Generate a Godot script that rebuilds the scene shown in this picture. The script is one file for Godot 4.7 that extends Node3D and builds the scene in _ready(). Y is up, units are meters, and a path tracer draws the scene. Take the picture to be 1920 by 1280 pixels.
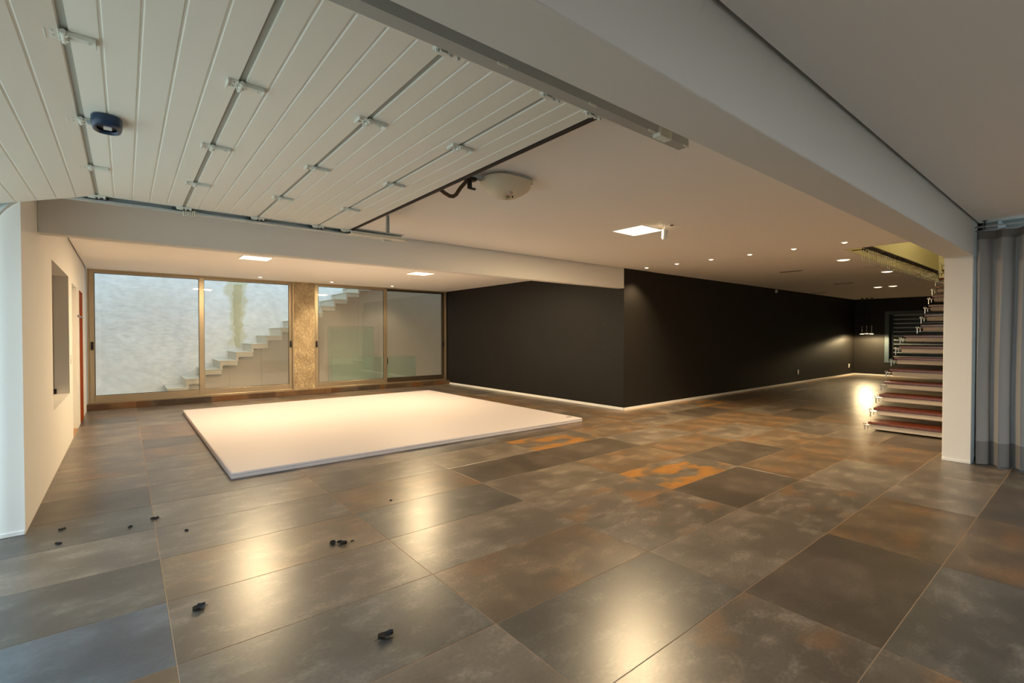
extends Node3D
# Basement hall with an open sectional garage door. x runs along the beams, -z towards the glazed wall, metres.

const EYE := 1.368
const CEIL := 2.5526
const XL := -0.545      # left wall face
const ZP := -4.643      # front of the pier by the garage opening
const ZW := -11.529     # glazed wall
const XC := 6.977       # side of the black block
const ZC := -5.463      # front of the black block
const XB := 19.43       # far black wall
const ZN := -0.903      # beam, near face
const ZF := -1.133      # beam, far face
const XK := 6.943       # column face
const SOFFIT := 2.197
const GX := 0.1546      # floor tile grid
const GZ := -0.6053

var M := {}

func _ready() -> void:
	# ---------------------------------------------------------------- camera
	var cam := Camera3D.new()
	cam.name = "camera"
	cam.fov = rad_to_deg(2.0 * atan(640.0 / 901.3))
	cam.near = 0.02
	cam.far = 200.0
	cam.position = Vector3(0, EYE, 0)
	cam.rotation = Vector3(-0.0146, -0.6778, 0)
	add_child(cam)
	cam.current = true
	# ---------------------------------------------------------------- sky and exposure
	var sky_mat := ProceduralSkyMaterial.new()
	sky_mat.sky_top_color = Color(0.62, 0.745, 0.83)
	sky_mat.sky_horizon_color = Color(0.88, 0.875, 0.81)
	sky_mat.ground_horizon_color = Color(0.36, 0.40, 0.41)
	sky_mat.ground_bottom_color = Color(0.28, 0.30, 0.30)
	sky_mat.sun_angle_max = 0.0
	var sky := Sky.new()
	sky.sky_material = sky_mat
	var env := Environment.new()
	env.background_mode = Environment.BG_SKY
	env.sky = sky
	env.background_energy_multiplier = SKY_ENERGY
	env.tonemap_mode = Environment.TONE_MAPPER_LINEAR
	env.tonemap_exposure = EXPOSURE
	env.sdfgi_enabled = true
	env.ssao_enabled = true
	env.ssil_enabled = true
	var we := WorldEnvironment.new()
	we.name = "world_environment"
	we.environment = env
	add_child(we)
	# ---------------------------------------------------------------- the place
	make_materials()
	build_shell()
	build_floor()
	build_glazing()
	build_lightwell()
	build_left_wall_openings()
	build_far_window()
	build_stair()
	build_lamps()
	build_garage_door()
	build_tracks()
	build_opener()
	build_mat()
	build_curtain()
	build_chandelier()
	build_pendants()
	build_small_things()

# brightness of the place, tuned here
const SKY_ENERGY := 4.9
const EXPOSURE := 1.38
const WARM := Color(1.0, 0.88, 0.69)
const COOL := Color(0.93, 0.97, 1.0)
const PANEL_E := 9.0
const ADDED_NEAR_E := 3.4
const BACK_E := 9.0
const SPOT_E := 1.9
const PENDANT_E := 1.25
const STAIR_E := 3.5

# ==================================================================== helpers
func tag(o: Node, label := "", category := "", group := "", kind := "") -> Node:
	if label: o.set_meta("label", label)
	if category: o.set_meta("category", category)
	if group: o.set_meta("group", group)
	if kind: o.set_meta("kind", kind)
	return o

var used := {}
func numbered(n: String) -> String:
	if not used.has(n):
		used[n] = 0
		return n
	used[n] += 1
	return "%s_%03d" % [n, used[n]]

func begin(smooth := false) -> SurfaceTool:
	var st := SurfaceTool.new()
	st.begin(Mesh.PRIMITIVE_TRIANGLES)
	st.set_smooth_group(0 if smooth else -1)
	return st

func finish(st: SurfaceTool, smooth := false) -> ArrayMesh:
	if smooth: st.index()
	st.generate_normals()
	return st.commit()

func put(called: String, mesh: Mesh, mat: Material, parent: Node = null) -> MeshInstance3D:
	var o := MeshInstance3D.new()
	o.mesh = mesh
	o.material_override = null
	o.set_surface_override_material(0, mat)
	o.name = numbered(called) if parent == null else called
	(self if parent == null else parent).add_child(o, true)
	return o

func obj(called: String, st: SurfaceTool, mat: Material, parent: Node = null) -> MeshInstance3D:
	return put(called, finish(st), mat, parent)

func thing(called: String, at: Vector3, label: String, category: String, group := "", turn := 0.0) -> Node3D:
	var o := Node3D.new()
	o.name = numbered(called)
	add_child(o, true)
	o.position = at
	o.rotation.y = turn
	tag(o, label, category, group)
	return o

func struct(called: String, st: SurfaceTool, mat: Material, label: String, category: String) -> MeshInstance3D:
	var o := obj(called, st, mat)
	tag(o, label, category, "", "structure")
	return o

func copy(o: Node3D, at: Vector3, label: String) -> Node3D:
	var c: Node3D = o.duplicate()
	c.name = numbered(String(o.get_meta("base")))
	add_child(c, true)
	c.position = at
	c.set_meta("label", label)
	return c

func tri(st: SurfaceTool, a: Vector3, b: Vector3, c: Vector3, out: Vector3, ua := Vector2.ZERO, ub := Vector2.ZERO, uc := Vector2.ZERO) -> void:
	# clockwise seen from the side that «out» points to
	if (b - a).cross(c - a).dot(out) > 0.0:
		st.set_uv(ua); st.add_vertex(a); st.set_uv(uc); st.add_vertex(c); st.set_uv(ub); st.add_vertex(b)
	else:
		st.set_uv(ua); st.add_vertex(a); st.set_uv(ub); st.add_vertex(b); st.set_uv(uc); st.add_vertex(c)

func quad(st: SurfaceTool, a: Vector3, b: Vector3, c: Vector3, d: Vector3, out: Vector3, uvs := [Vector2(0, 0), Vector2(1, 0), Vector2(1, 1), Vector2(0, 1)]) -> void:
	tri(st, a, b, c, out, uvs[0], uvs[1], uvs[2])
	tri(st, a, c, d, out, uvs[0], uvs[2], uvs[3])

func box(st: SurfaceTool, lo: Vector3, hi: Vector3) -> void:
	for ax in 3:
		var p := (ax + 1) % 3
		var q := (ax + 2) % 3
		for s in 2:
			var v := []
			var uv := []
			for k in [[0, 0], [1, 0], [1, 1], [0, 1]]:
				var w := Vector3.ZERO
				w[ax] = hi[ax] if s else lo[ax]
				w[p] = hi[p] if k[0] else lo[p]
				w[q] = hi[q] if k[1] else lo[q]
				v.append(w)
				uv.append(Vector2(w[p], w[q]))
			var n := Vector3.ZERO
			n[ax] = 1.0 if s else -1.0
			quad(st, v[0], v[1], v[2], v[3], n, uv)

# box with chamfered edges
func cbox(st: SurfaceTool, lo: Vector3, hi: Vector3, c: float) -> void:
	var m := (lo + hi) / 2.0
	c = minf(c, minf(hi.x - lo.x, minf(hi.y - lo.y, hi.z - lo.z)) * 0.45)
	var corner := func(sx: int, sy: int, sz: int, ax: int) -> Vector3:
		var s := [sx, sy, sz]
		var w := Vector3.ZERO
		for k in 3:
			var face: float = hi[k] if s[k] > 0 else lo[k]
			w[k] = face if k == ax else face - s[k] * c
		return w
	for ax in 3:
		var p := (ax + 1) % 3
		var q := (ax + 2) % 3
		for s in [-1, 1]:
			var v := []
			for k in [[-1, -1], [1, -1], [1, 1], [-1, 1]]:
				var g := [0, 0, 0]
				g[ax] = s; g[p] = k[0]; g[q] = k[1]
				v.append(corner.call(g[0], g[1], g[2], ax))
			var n := Vector3.ZERO
			n[ax] = s
			quad(st, v[0], v[1], v[2], v[3], n, [Vector2(v[0][p], v[0][q]), Vector2(v[1][p], v[1][q]), Vector2(v[2][p], v[2][q]), Vector2(v[3][p], v[3][q])])
			# edges between this face and the faces of the next axis
			for t in [-1, 1]:
				var g := [0, 0, 0]
				g[ax] = s; g[p] = t
				g[q] = -1
				var a0: Vector3 = corner.call(g[0], g[1], g[2], ax)
				var b0: Vector3 = corner.call(g[0], g[1], g[2], p)
				g[q] = 1
				var a1: Vector3 = corner.call(g[0], g[1], g[2], ax)
				var b1: Vector3 = corner.call(g[0], g[1], g[2], p)
				var nn := Vector3.ZERO
				nn[ax] = s; nn[p] = t
				quad(st, a0, a1, b1, b0, nn)
	for sx in [-1, 1]:
		for sy in [-1, 1]:
			for sz in [-1, 1]:
				tri(st, corner.call(sx, sy, sz, 0), corner.call(sx, sy, sz, 1), corner.call(sx, sy, sz, 2), Vector3(sx, sy, sz))

# 2D outline in (a, b) pushed along an axis: axis 0 = x with (y, z), 1 = y with (x, z), 2 = z with (x, y)
func prism(st: SurfaceTool, pts: PackedVector2Array, axis: int, from: float, to: float) -> void:
	var lift := func(p: Vector2, t: float) -> Vector3:
		return Vector3(t, p.x, p.y) if axis == 0 else Vector3(p.x, t, p.y) if axis == 1 else Vector3(p.x, p.y, t)
	var area := 0.0
	for i in pts.size():
		area += pts[i].cross(pts[(i + 1) % pts.size()])
	var ax := Vector3.ZERO
	ax[axis] = 1.0
	var idx := Geometry2D.triangulate_polygon(pts)
	for i in range(0, idx.size(), 3):
		for s in 2:
			var t := to if s else from
			tri(st, lift.call(pts[idx[i]], t), lift.call(pts[idx[i + 1]], t), lift.call(pts[idx[i + 2]], t), ax if s == int(to > from) else -ax, pts[idx[i]], pts[idx[i + 1]], pts[idx[i + 2]])
	var run := 0.0
	for i in pts.size():
		var a := pts[i]
		var b := pts[(i + 1) % pts.size()]
		var n2 := Vector2((b - a).y, -(b - a).x) * (1.0 if area > 0 else -1.0)
		var out: Vector3 = lift.call(n2, 0.0)
		var l := a.distance_to(b)
		quad(st, lift.call(a, from), lift.call(b, from), lift.call(b, to), lift.call(a, to), out, [Vector2(run, from), Vector2(run + l, from), Vector2(run + l, to), Vector2(run, to)])
		run += l

func frame_of(d: Vector3) -> Array:
	var n := d.normalized()
	var side := n.cross(Vector3.UP if absf(n.y) < 0.9 else Vector3.RIGHT).normalized()
	return [side, side.cross(n).normalized()]

func rod(st: SurfaceTool, a: Vector3, b: Vector3, ra: float, rb := -1.0, n := 10) -> void:
	if rb < 0.0: rb = ra
	var f := frame_of(b - a)
	var axis := (b - a).normalized()
	for i in n:
		var d0: Vector3 = f[0] * cos(TAU * i / n) + f[1] * sin(TAU * i / n)
		var d1: Vector3 = f[0] * cos(TAU * (i + 1) / n) + f[1] * sin(TAU * (i + 1) / n)
		quad(st, a + d0 * ra, a + d1 * ra, b + d1 * rb, b + d0 * rb, d0 + d1)
		if ra > 0.0: tri(st, a, a + d0 * ra, a + d1 * ra, -axis)
		if rb > 0.0: tri(st, b, b + d0 * rb, b + d1 * rb, axis)

func tube(st: SurfaceTool, path: Array, r: float, n := 8) -> void:
	for i in path.size() - 1:
		rod(st, path[i], path[i + 1], r, r, n)

func lathe(st: SurfaceTool, at: Vector3, prof: Array, n := 16) -> void:
	# prof: Vector2(radius, height) from bottom to top
	for k in prof.size() - 1:
		var p: Vector2 = prof[k]
		var q: Vector2 = prof[k + 1]
		for i in n:
			var a := TAU * i / n
			var b := TAU * (i + 1) / n
			var d0 := Vector3(cos(a), 0, sin(a))
			var d1 := Vector3(cos(b), 0, sin(b))
			var out := (d0 + d1) * (q.y - p.y) + Vector3.UP * 2.0 * (p.x - q.x)
			if out.length() < 1e-6: out = Vector3.UP
			quad(st, at + d0 * p.x + Vector3.UP * p.y, at + d1 * p.x + Vector3.UP * p.y, at + d1 * q.x + Vector3.UP * q.y, at + d0 * q.x + Vector3.UP * q.y, out)

# a closed section (n along the path's normal in the xy plane, z across) swept along a path in xy
func sweep(st: SurfaceTool, path: PackedVector2Array, sect: PackedVector2Array) -> void:
	var rings := []
	for i in path.size():
		var d := (path[mini(i + 1, path.size() - 1)] - path[maxi(i - 1, 0)]).normalized()
		var nn := Vector2(-d.y, d.x)
		var ring := []
		for s in sect:
			var p := path[i] + nn * s.x
			ring.append(Vector3(p.x, p.y, s.y))
		rings.append(ring)
	var area := 0.0
	for k in sect.size(): area += sect[k].cross(sect[(k + 1) % sect.size()])
	for i in path.size() - 1:
		var d2 := (path[i + 1] - path[i]).normalized()
		var n2 := Vector2(-d2.y, d2.x)
		for k in sect.size():
			var e := sect[(k + 1) % sect.size()] - sect[k]
			var o2 := Vector2(e.y, -e.x) * (1.0 if area > 0 else -1.0)
			var out := Vector3(n2.x * o2.x, n2.y * o2.x, o2.y)
			var kk := (k + 1) % sect.size()
			quad(st, rings[i][k], rings[i][kk], rings[i + 1][kk], rings[i + 1][k], out)
	var idx := Geometry2D.triangulate_polygon(sect)
	for i in range(0, idx.size(), 3):
		for e in [0, path.size() - 1]:
			var d3 := path[1] - path[0] if e == 0 else path[e - 1] - path[e]
			tri(st, rings[e][idx[i]], rings[e][idx[i + 1]], rings[e][idx[i + 2]], -Vector3(d3.x, d3.y, 0))

func v2(a: Array) -> PackedVector2Array:
	var p := PackedVector2Array()
	for i in range(0, a.size(), 2): p.append(Vector2(a[i], a[i + 1]))
	return p

# ==================================================================== materials
func mat(color: Color, rough := 0.7, metal := 0.0, spec := 0.5) -> StandardMaterial3D:
	var m := StandardMaterial3D.new()
	m.albedo_color = color
	m.roughness = rough
	m.metallic = metal
	m.metallic_specular = spec
	return m

func noise(sd: int, freq: float, oct := 4, kind := FastNoiseLite.TYPE_SIMPLEX_SMOOTH) -> FastNoiseLite:
	var n := FastNoiseLite.new()
	n.seed = sd
	n.noise_type = kind
	n.frequency = freq
	n.fractal_octaves = oct
	return n

func noise_bytes(sd: int, freq: float, w: int, h: int, oct := 4, stretch := 1.0) -> PackedByteArray:
	var n := noise(sd, freq, oct)
	if stretch != 1.0:
		var im := n.get_image(int(w / stretch), h, false, false, true)
		im.resize(w, h, Image.INTERPOLATE_BILINEAR)
		im.convert(Image.FORMAT_L8)
		return im.get_data()
	var im2 := n.get_image(w, h, false, false, true)
	im2.convert(Image.FORMAT_L8)
	return im2.get_data()

func ramp_texture(sd: int, freq: float, colors: Array, stops: Array, size := 256, oct := 5) -> NoiseTexture2D:
	var t := NoiseTexture2D.new()
	t.width = size
	t.height = size
	t.seamless = true
	t.noise = noise(sd, freq, oct)
	var g := Gradient.new()
	g.offsets = PackedFloat32Array(stops)
	g.colors = PackedColorArray(colors)
	t.color_ramp = g
	return t

func relief(sd: int, freq: float, size := 256, oct := 4) -> NoiseTexture2D:
	var t := NoiseTexture2D.new()
	t.width = size
	t.height = size
	t.seamless = true
	t.noise = noise(sd, freq, oct)
	return t

func tri_map(m: StandardMaterial3D, scale: float, world := true) -> void:
	m.uv1_triplanar = true
	m.uv1_world_triplanar = world
	m.uv1_scale = Vector3.ONE * scale

func make_materials() -> void:
	M.paint = mat(Color(0.925, 0.915, 0.895), 0.75, 0.0, 0.4)
	M.paint.heightmap_enabled = true
	M.paint.heightmap_texture = relief(3, 0.03)
	M.paint.heightmap_scale = 0.04
	tri_map(M.paint, 0.9)
	M.ceiling = mat(Color(0.97, 0.955, 0.94), 0.8, 0.0, 0.35)
	M.beam = mat(Color(0.90, 0.885, 0.86), 0.75, 0.0, 0.35)
	M.concrete_slab = mat(Color(0.45, 0.43, 0.41), 0.9)
	M.black = mat(Color.WHITE, 0.55, 0.0, 0.4)
	M.black.albedo_texture = scuffed_black()
	M.black_plain = mat(Color(0.128, 0.115, 0.10), 0.55, 0.0, 0.4)
	M.white_trim = mat(Color(0.93, 0.92, 0.90), 0.5)
	M.grout = mat(Color(0.68, 0.54, 0.39), 0.8)
	M.alu = mat(Color(0.72, 0.66, 0.56), 0.33, 0.85)
	M.alu_dark = mat(Color(0.34, 0.29, 0.23), 0.4, 0.6)
	M.gasket = mat(Color(0.10, 0.085, 0.07), 0.6)
	M.glass = mat(Color(0.97, 1.0, 0.98, 0.06), 0.0)
	M.glass.transparency = BaseMaterial3D.TRANSPARENCY_ALPHA
	M.green_glass = mat(Color(0.42, 0.58, 0.47, 0.30), 0.3)
	M.green_glass.transparency = BaseMaterial3D.TRANSPARENCY_ALPHA
	M.glass_edge = mat(Color(0.25, 0.38, 0.32), 0.2)
	M.handle_black = mat(Color(0.05, 0.045, 0.04), 0.4)
	M.cast = mat(Color.WHITE, 0.85)
	M.cast.albedo_texture = cast_concrete()
	M.step_concrete = mat(Color(0.70, 0.665, 0.59), 0.85)
	M.step_concrete.heightmap_enabled = true
	M.step_concrete.heightmap_texture = relief(9, 0.05)
	M.step_concrete.heightmap_scale = 0.3
	tri_map(M.step_concrete, 1.5)
	M.render_wall = mat(Color.WHITE, 0.9, 0.0, 0.3)
	M.render_wall.albedo_texture = stained_render()
	M.render_wall.heightmap_enabled = true
	M.render_wall.heightmap_texture = relief(21, 0.09, 512, 5)
	M.render_wall.heightmap_scale = 0.45
	M.board = mat(Color(0.58, 0.53, 0.46), 0.6)
	M.stain = mat(Color(0.80, 0.75, 0.58), 0.95)
	M.stain.heightmap_enabled = true
	M.stain.heightmap_texture = relief(33, 0.05)
	M.stain.heightmap_scale = 2.0
	tri_map(M.stain, 2.5)
	M.white_lam = mat(Color(0.90, 0.88, 0.82), 0.45)
	M.door_steel = mat(Color(0.95, 0.935, 0.89), 0.42, 0.0, 0.5)
	M.door_steel.heightmap_enabled = true
	M.door_steel.heightmap_texture = relief(41, 0.2)
	M.door_steel.heightmap_scale = 0.01
	tri_map(M.door_steel, 2.0)
	M.seam = mat(Color(0.68, 0.67, 0.63), 0.6)
	M.hinge = mat(Color(0.90, 0.90, 0.86), 0.35)
	M.rubber = mat(Color(0.16, 0.125, 0.10), 0.7)
	M.galv = mat(Color(0.74, 0.78, 0.79), 0.42, 0.35)
	M.galv_dark = mat(Color(0.30, 0.33, 0.34), 0.45, 0.7)
	M.track_paint = mat(Color(0.70, 0.71, 0.70), 0.5, 0.2)
	M.nylon = mat(Color(0.88, 0.86, 0.80), 0.5)
	M.navy = mat(Color(0.12, 0.22, 0.33), 0.35)
	M.navy_dark = mat(Color(0.03, 0.035, 0.045), 0.4)
	M.sticker = mat(Color(0.80, 0.80, 0.78), 0.6)
	M.cream = mat(Color(0.90, 0.84, 0.73), 0.4)
	M.cream_side = mat(Color(0.80, 0.74, 0.63), 0.4)
	M.pinkish = mat(Color(0.80, 0.68, 0.62), 0.3)
	M.black_plastic = mat(Color(0.05, 0.045, 0.04), 0.5)
	M.mat_top = mat(Color(0.75, 0.725, 0.735), 0.55, 0.0, 0.4)
	M.mat_top.heightmap_enabled = true
	M.mat_top.heightmap_texture = relief(51, 0.12)
	M.mat_top.heightmap_scale = 0.05
	tri_map(M.mat_top, 1.0)
	M.wood = mat(Color.WHITE, 0.22, 0.0, 0.5)
	M.wood.albedo_texture = wood_grain(Color(0.45, 0.20, 0.09), Color(0.30, 0.12, 0.05))
	M.door_wood = mat(Color.WHITE, 0.8, 0.0, 0.15)
	M.door_wood.albedo_texture = wood_grain(Color(0.64, 0.30, 0.07), Color(0.50, 0.21, 0.04))
	M.tread = mat(Color(0.72, 0.68, 0.63), 0.75)
	M.tread.heightmap_enabled = true
	M.tread.heightmap_texture = relief(61, 0.06)
	M.tread.heightmap_scale = 0.1
	tri_map(M.tread, 2.0)
	M.chrome = mat(Color(0.75, 0.74, 0.72), 0.18, 1.0)
	M.cloth = mat(Color(0.64, 0.63, 0.62), 0.9, 0.0, 0.2)
	M.cloth.backlight_enabled = true
	M.cloth.backlight = Color(0.34, 0.35, 0.355)
	M.cloth.rim_enabled = true
	M.cloth.rim = 0.2
	M.cloth_hem = mat(Color(0.52, 0.51, 0.50), 0.9, 0.0, 0.2)
	M.cloth_hem.backlight_enabled = true
	M.cloth_hem.backlight = Color(0.16, 0.17, 0.18)
	M.slat = mat(Color(0.16, 0.20, 0.21), 0.3, 0.4)
	M.slat_edge = mat(Color(0.62, 0.66, 0.66), 0.3, 0.5)
	M.far_frame = mat(Color(0.30, 0.365, 0.395), 0.5, 0.0)
	M.night = mat(Color(0.012, 0.016, 0.018), 0.3)
	M.crystal = mat(Color(0.95, 0.95, 0.92, 0.12), 0.05)
	M.crystal.refraction_enabled = true
	M.crystal.refraction_scale = 0.05
	M.bronze = mat(Color(0.20, 0.155, 0.11), 0.4, 0.5)
	M.leaf = mat(Color(0.12, 0.09, 0.075), 0.8)
	M.vent = mat(Color(0.42, 0.38, 0.34), 0.7)
	M.lens_off = mat(Color(0.90, 0.89, 0.86), 0.4)
	M.plate = mat(Color(0.92, 0.91, 0.88), 0.4)
	M.smoke_glass = mat(Color(0.07, 0.08, 0.08), 0.08)
	M.paving = mat(Color(0.78, 0.745, 0.68), 0.9)
	M.glow = mat(Color(1, 1, 1), 0.6)
	M.glow.emission_enabled = true
	M.glow.emission = Color(1.0, 0.90, 0.74)
	M.glow.emission_energy_multiplier = 3.0

func lerp3(a: Color, b: Color, t: float) -> Color:
	return a.lerp(b, clampf(t, 0.0, 1.0))

func pic(w: int, h: int, f: Callable) -> ImageTexture:
	var d := PackedByteArray()
	d.resize(w * h * 3)
	var k := 0
	for y in h:
		for x in w:
			var c: Color = f.call(x, y)
			d[k] = int(clampf(c.r, 0, 1) * 255.0)
			d[k + 1] = int(clampf(c.g, 0, 1) * 255.0)
			d[k + 2] = int(clampf(c.b, 0, 1) * 255.0)
			k += 3
	return ImageTexture.create_from_image(Image.create_from_data(w, h, false, Image.FORMAT_RGB8, d))

# stoneware tiles that imitate oxidised steel; each variant is one 1.2 x 0.6 m tile
func tile_texture(sd: int, p: Dictionary) -> ImageTexture:
	var w := 448
	var h := 224
	var big := noise_bytes(sd, 0.0045, w, h, 3)
	var mid := noise_bytes(sd + 100, 0.02, w, h, 4, 2.0)
	var fine := noise_bytes(sd + 200, 0.12, w, h, 3, 1.5)
	var ru := noise_bytes(sd + 300, 0.007, w, h, 4, 1.6)
	var base: Color = p.base * 0.955
	var light: Color = p.light
	var rust: Color = p.get("rust", Color(0.58, 0.38, 0.21))
	var wisp: float = p.get("wisp", 0.5)
	var thr: float = p.get("thr", 2.0)
	var dir: Vector2 = p.get("dir", Vector2.ZERO)
	var dark := base * 0.86
	var d := PackedByteArray()
	d.resize(w * h * 3)
	var k := 0
	for y in h:
		var fy := float(y) / h - 0.5
		for x in w:
			var i := y * w + x
			var b := big[i] / 255.0
			var m := mid[i] / 255.0
			var g := fine[i] / 255.0
			var c := dark.lerp(base, smoothstep(0.2, 0.75, b))
			c = c.lerp(light, wisp * smoothstep(0.52, 0.95, 0.55 * m + 0.25 * b + 0.2 * g + 0.06))
			var r := ru[i] / 255.0 + dir.x * (float(x) / w - 0.5) + dir.y * fy
			var t = smoothstep(thr, thr + 0.42, r + 0.12 * (m - 0.5)) * p.get("amount", 0.8)
			c = c.lerp(rust.lerp(rust * 0.82, m), t)
			var s := 0.95 + 0.10 * g
			d[k] = int(clampf(c.r * s, 0, 1) * 255.0)
			d[k + 1] = int(clampf(c.g * s, 0, 1) * 255.0)
			d[k + 2] = int(clampf(c.b * s, 0, 1) * 255.0)
			k += 3
	return ImageTexture.create_from_image(Image.create_from_data(w, h, false, Image.FORMAT_RGB8, d))

func scuffed_black() -> ImageTexture:
	var w := 512
	var h := 256
	var a := noise_bytes(701, 0.008, w, h, 4)
	var b := noise_bytes(702, 0.09, w, h, 3)
	var rng := RandomNumberGenerator.new()
	rng.seed = 77
	var tex := pic(w, h, func(x: int, y: int) -> Color:
		var v := 0.106 + 0.022 * (a[y * w + x] / 255.0 - 0.5) + 0.012 * (b[y * w + x] / 255.0 - 0.5)
		return Color(v * 1.03, v * 0.97, v * 0.90))
	var im := tex.get_image()
	for i in 26:
		var x := rng.randi_range(4, w - 12)
		var y := rng.randi_range(int(h * 0.35), h - 6)
		var n := rng.randi_range(1, 5)
		var sl := rng.randf_range(-0.5, 0.5)
		for k in n:
			im.set_pixel(clampi(x + k, 0, w - 1), clampi(int(y + k * sl), 0, h - 1), Color(0.26, 0.25, 0.23))
	return ImageTexture.create_from_image(im)

func cast_concrete() -> ImageTexture:
	var w := 128
	var h := 512
	var a := noise_bytes(801, 0.012, w, h, 4)
	var b := noise_bytes(802, 0.06, w, h, 5)
	var r := FastNoiseLite.new()
	r.seed = 803
	r.frequency = 0.035
	r.fractal_type = FastNoiseLite.FRACTAL_RIDGED
	r.fractal_octaves = 3
	return pic(w, h, func(x: int, y: int) -> Color:
		var i := y * w + x
		var c := lerp3(Color(0.60, 0.53, 0.42), Color(0.74, 0.67, 0.54), a[i] / 255.0)
		c = c * (0.86 + 0.28 * b[i] / 255.0)
		var low := smoothstep(0.50, 0.62, float(y) / h)
		var vein := smoothstep(0.55, 0.85, r.get_noise_2d(x, y)) * low
		return lerp3(c, Color(0.42, 0.31, 0.19), vein * 0.7))

func stained_render() -> ImageTexture:
	# 9 m x 5.5 m of white render; a damp run under a crack, yellowed, and grey dirt
	var w := 720
	var h := 440
	var a := noise_bytes(901, 0.008, w, h, 4)
	var b := noise_bytes(902, 0.05, w, h, 4)
	var edge := noise(903, 0.035, 4)
	return pic(w, h, func(x: int, y: int) -> Color:
		var i := y * w + x
		var c := lerp3(Color(0.90, 0.89, 0.87), Color(0.96, 0.96, 0.95), a[i] / 255.0) * (0.95 + 0.1 * b[i] / 255.0)
		var wx := float(x) / w * 9.0 - 1.6     # world x
		var wy := 4.9 - float(y) / h * 5.0     # world y
		if wy > 0.9 and wy < 2.75:
			var half := 0.16 + 0.05 * sin(wy * 3.0) + 0.09 * edge.get_noise_2d(wx * 60.0, wy * 90.0)
			var mid := 2.16 + 0.10 * edge.get_noise_2d(7.0, wy * 40.0)
			var t := smoothstep(half + 0.07, half - 0.03, absf(wx - mid)) * smoothstep(0.95, 1.25, wy)
			c = lerp3(c, Color(0.82, 0.79, 0.66), t * 0.8)
		return c)

func wood_grain(a: Color, b: Color) -> ImageTexture:
	var n := noise(611, 0.02, 4)
	return pic(256, 128, func(x: int, y: int) -> Color:
		var g := n.get_noise_2d(x * 0.35, y * 3.0) * 0.5 + 0.5
		var ring := 0.5 + 0.5 * sin(y * 0.7 + n.get_noise_2d(x * 0.6, y) * 9.0)
		return lerp3(a, b, 0.7 * g + 0.3 * ring))

# ==================================================================== the shell
# a wall that runs along z between x0 and x1, with rectangular openings [z0, z1, y0, y1] in rising z
func wall_z(st: SurfaceTool, x0: float, x1: float, y0: float, y1: float, z0: float, z1: float, holes := []) -> void:
	var z := z0
	for h in holes:
		box(st, Vector3(x0, y0, z), Vector3(x1, y1, h[0]))
		if h[2] > y0: box(st, Vector3(x0, y0, h[0]), Vector3(x1, h[2], h[1]))
		if h[3] < y1: box(st, Vector3(x0, h[3], h[0]), Vector3(x1, y1, h[1]))
		z = h[1]
	box(st, Vector3(x0, y0, z), Vector3(x1, y1, z1))

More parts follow.
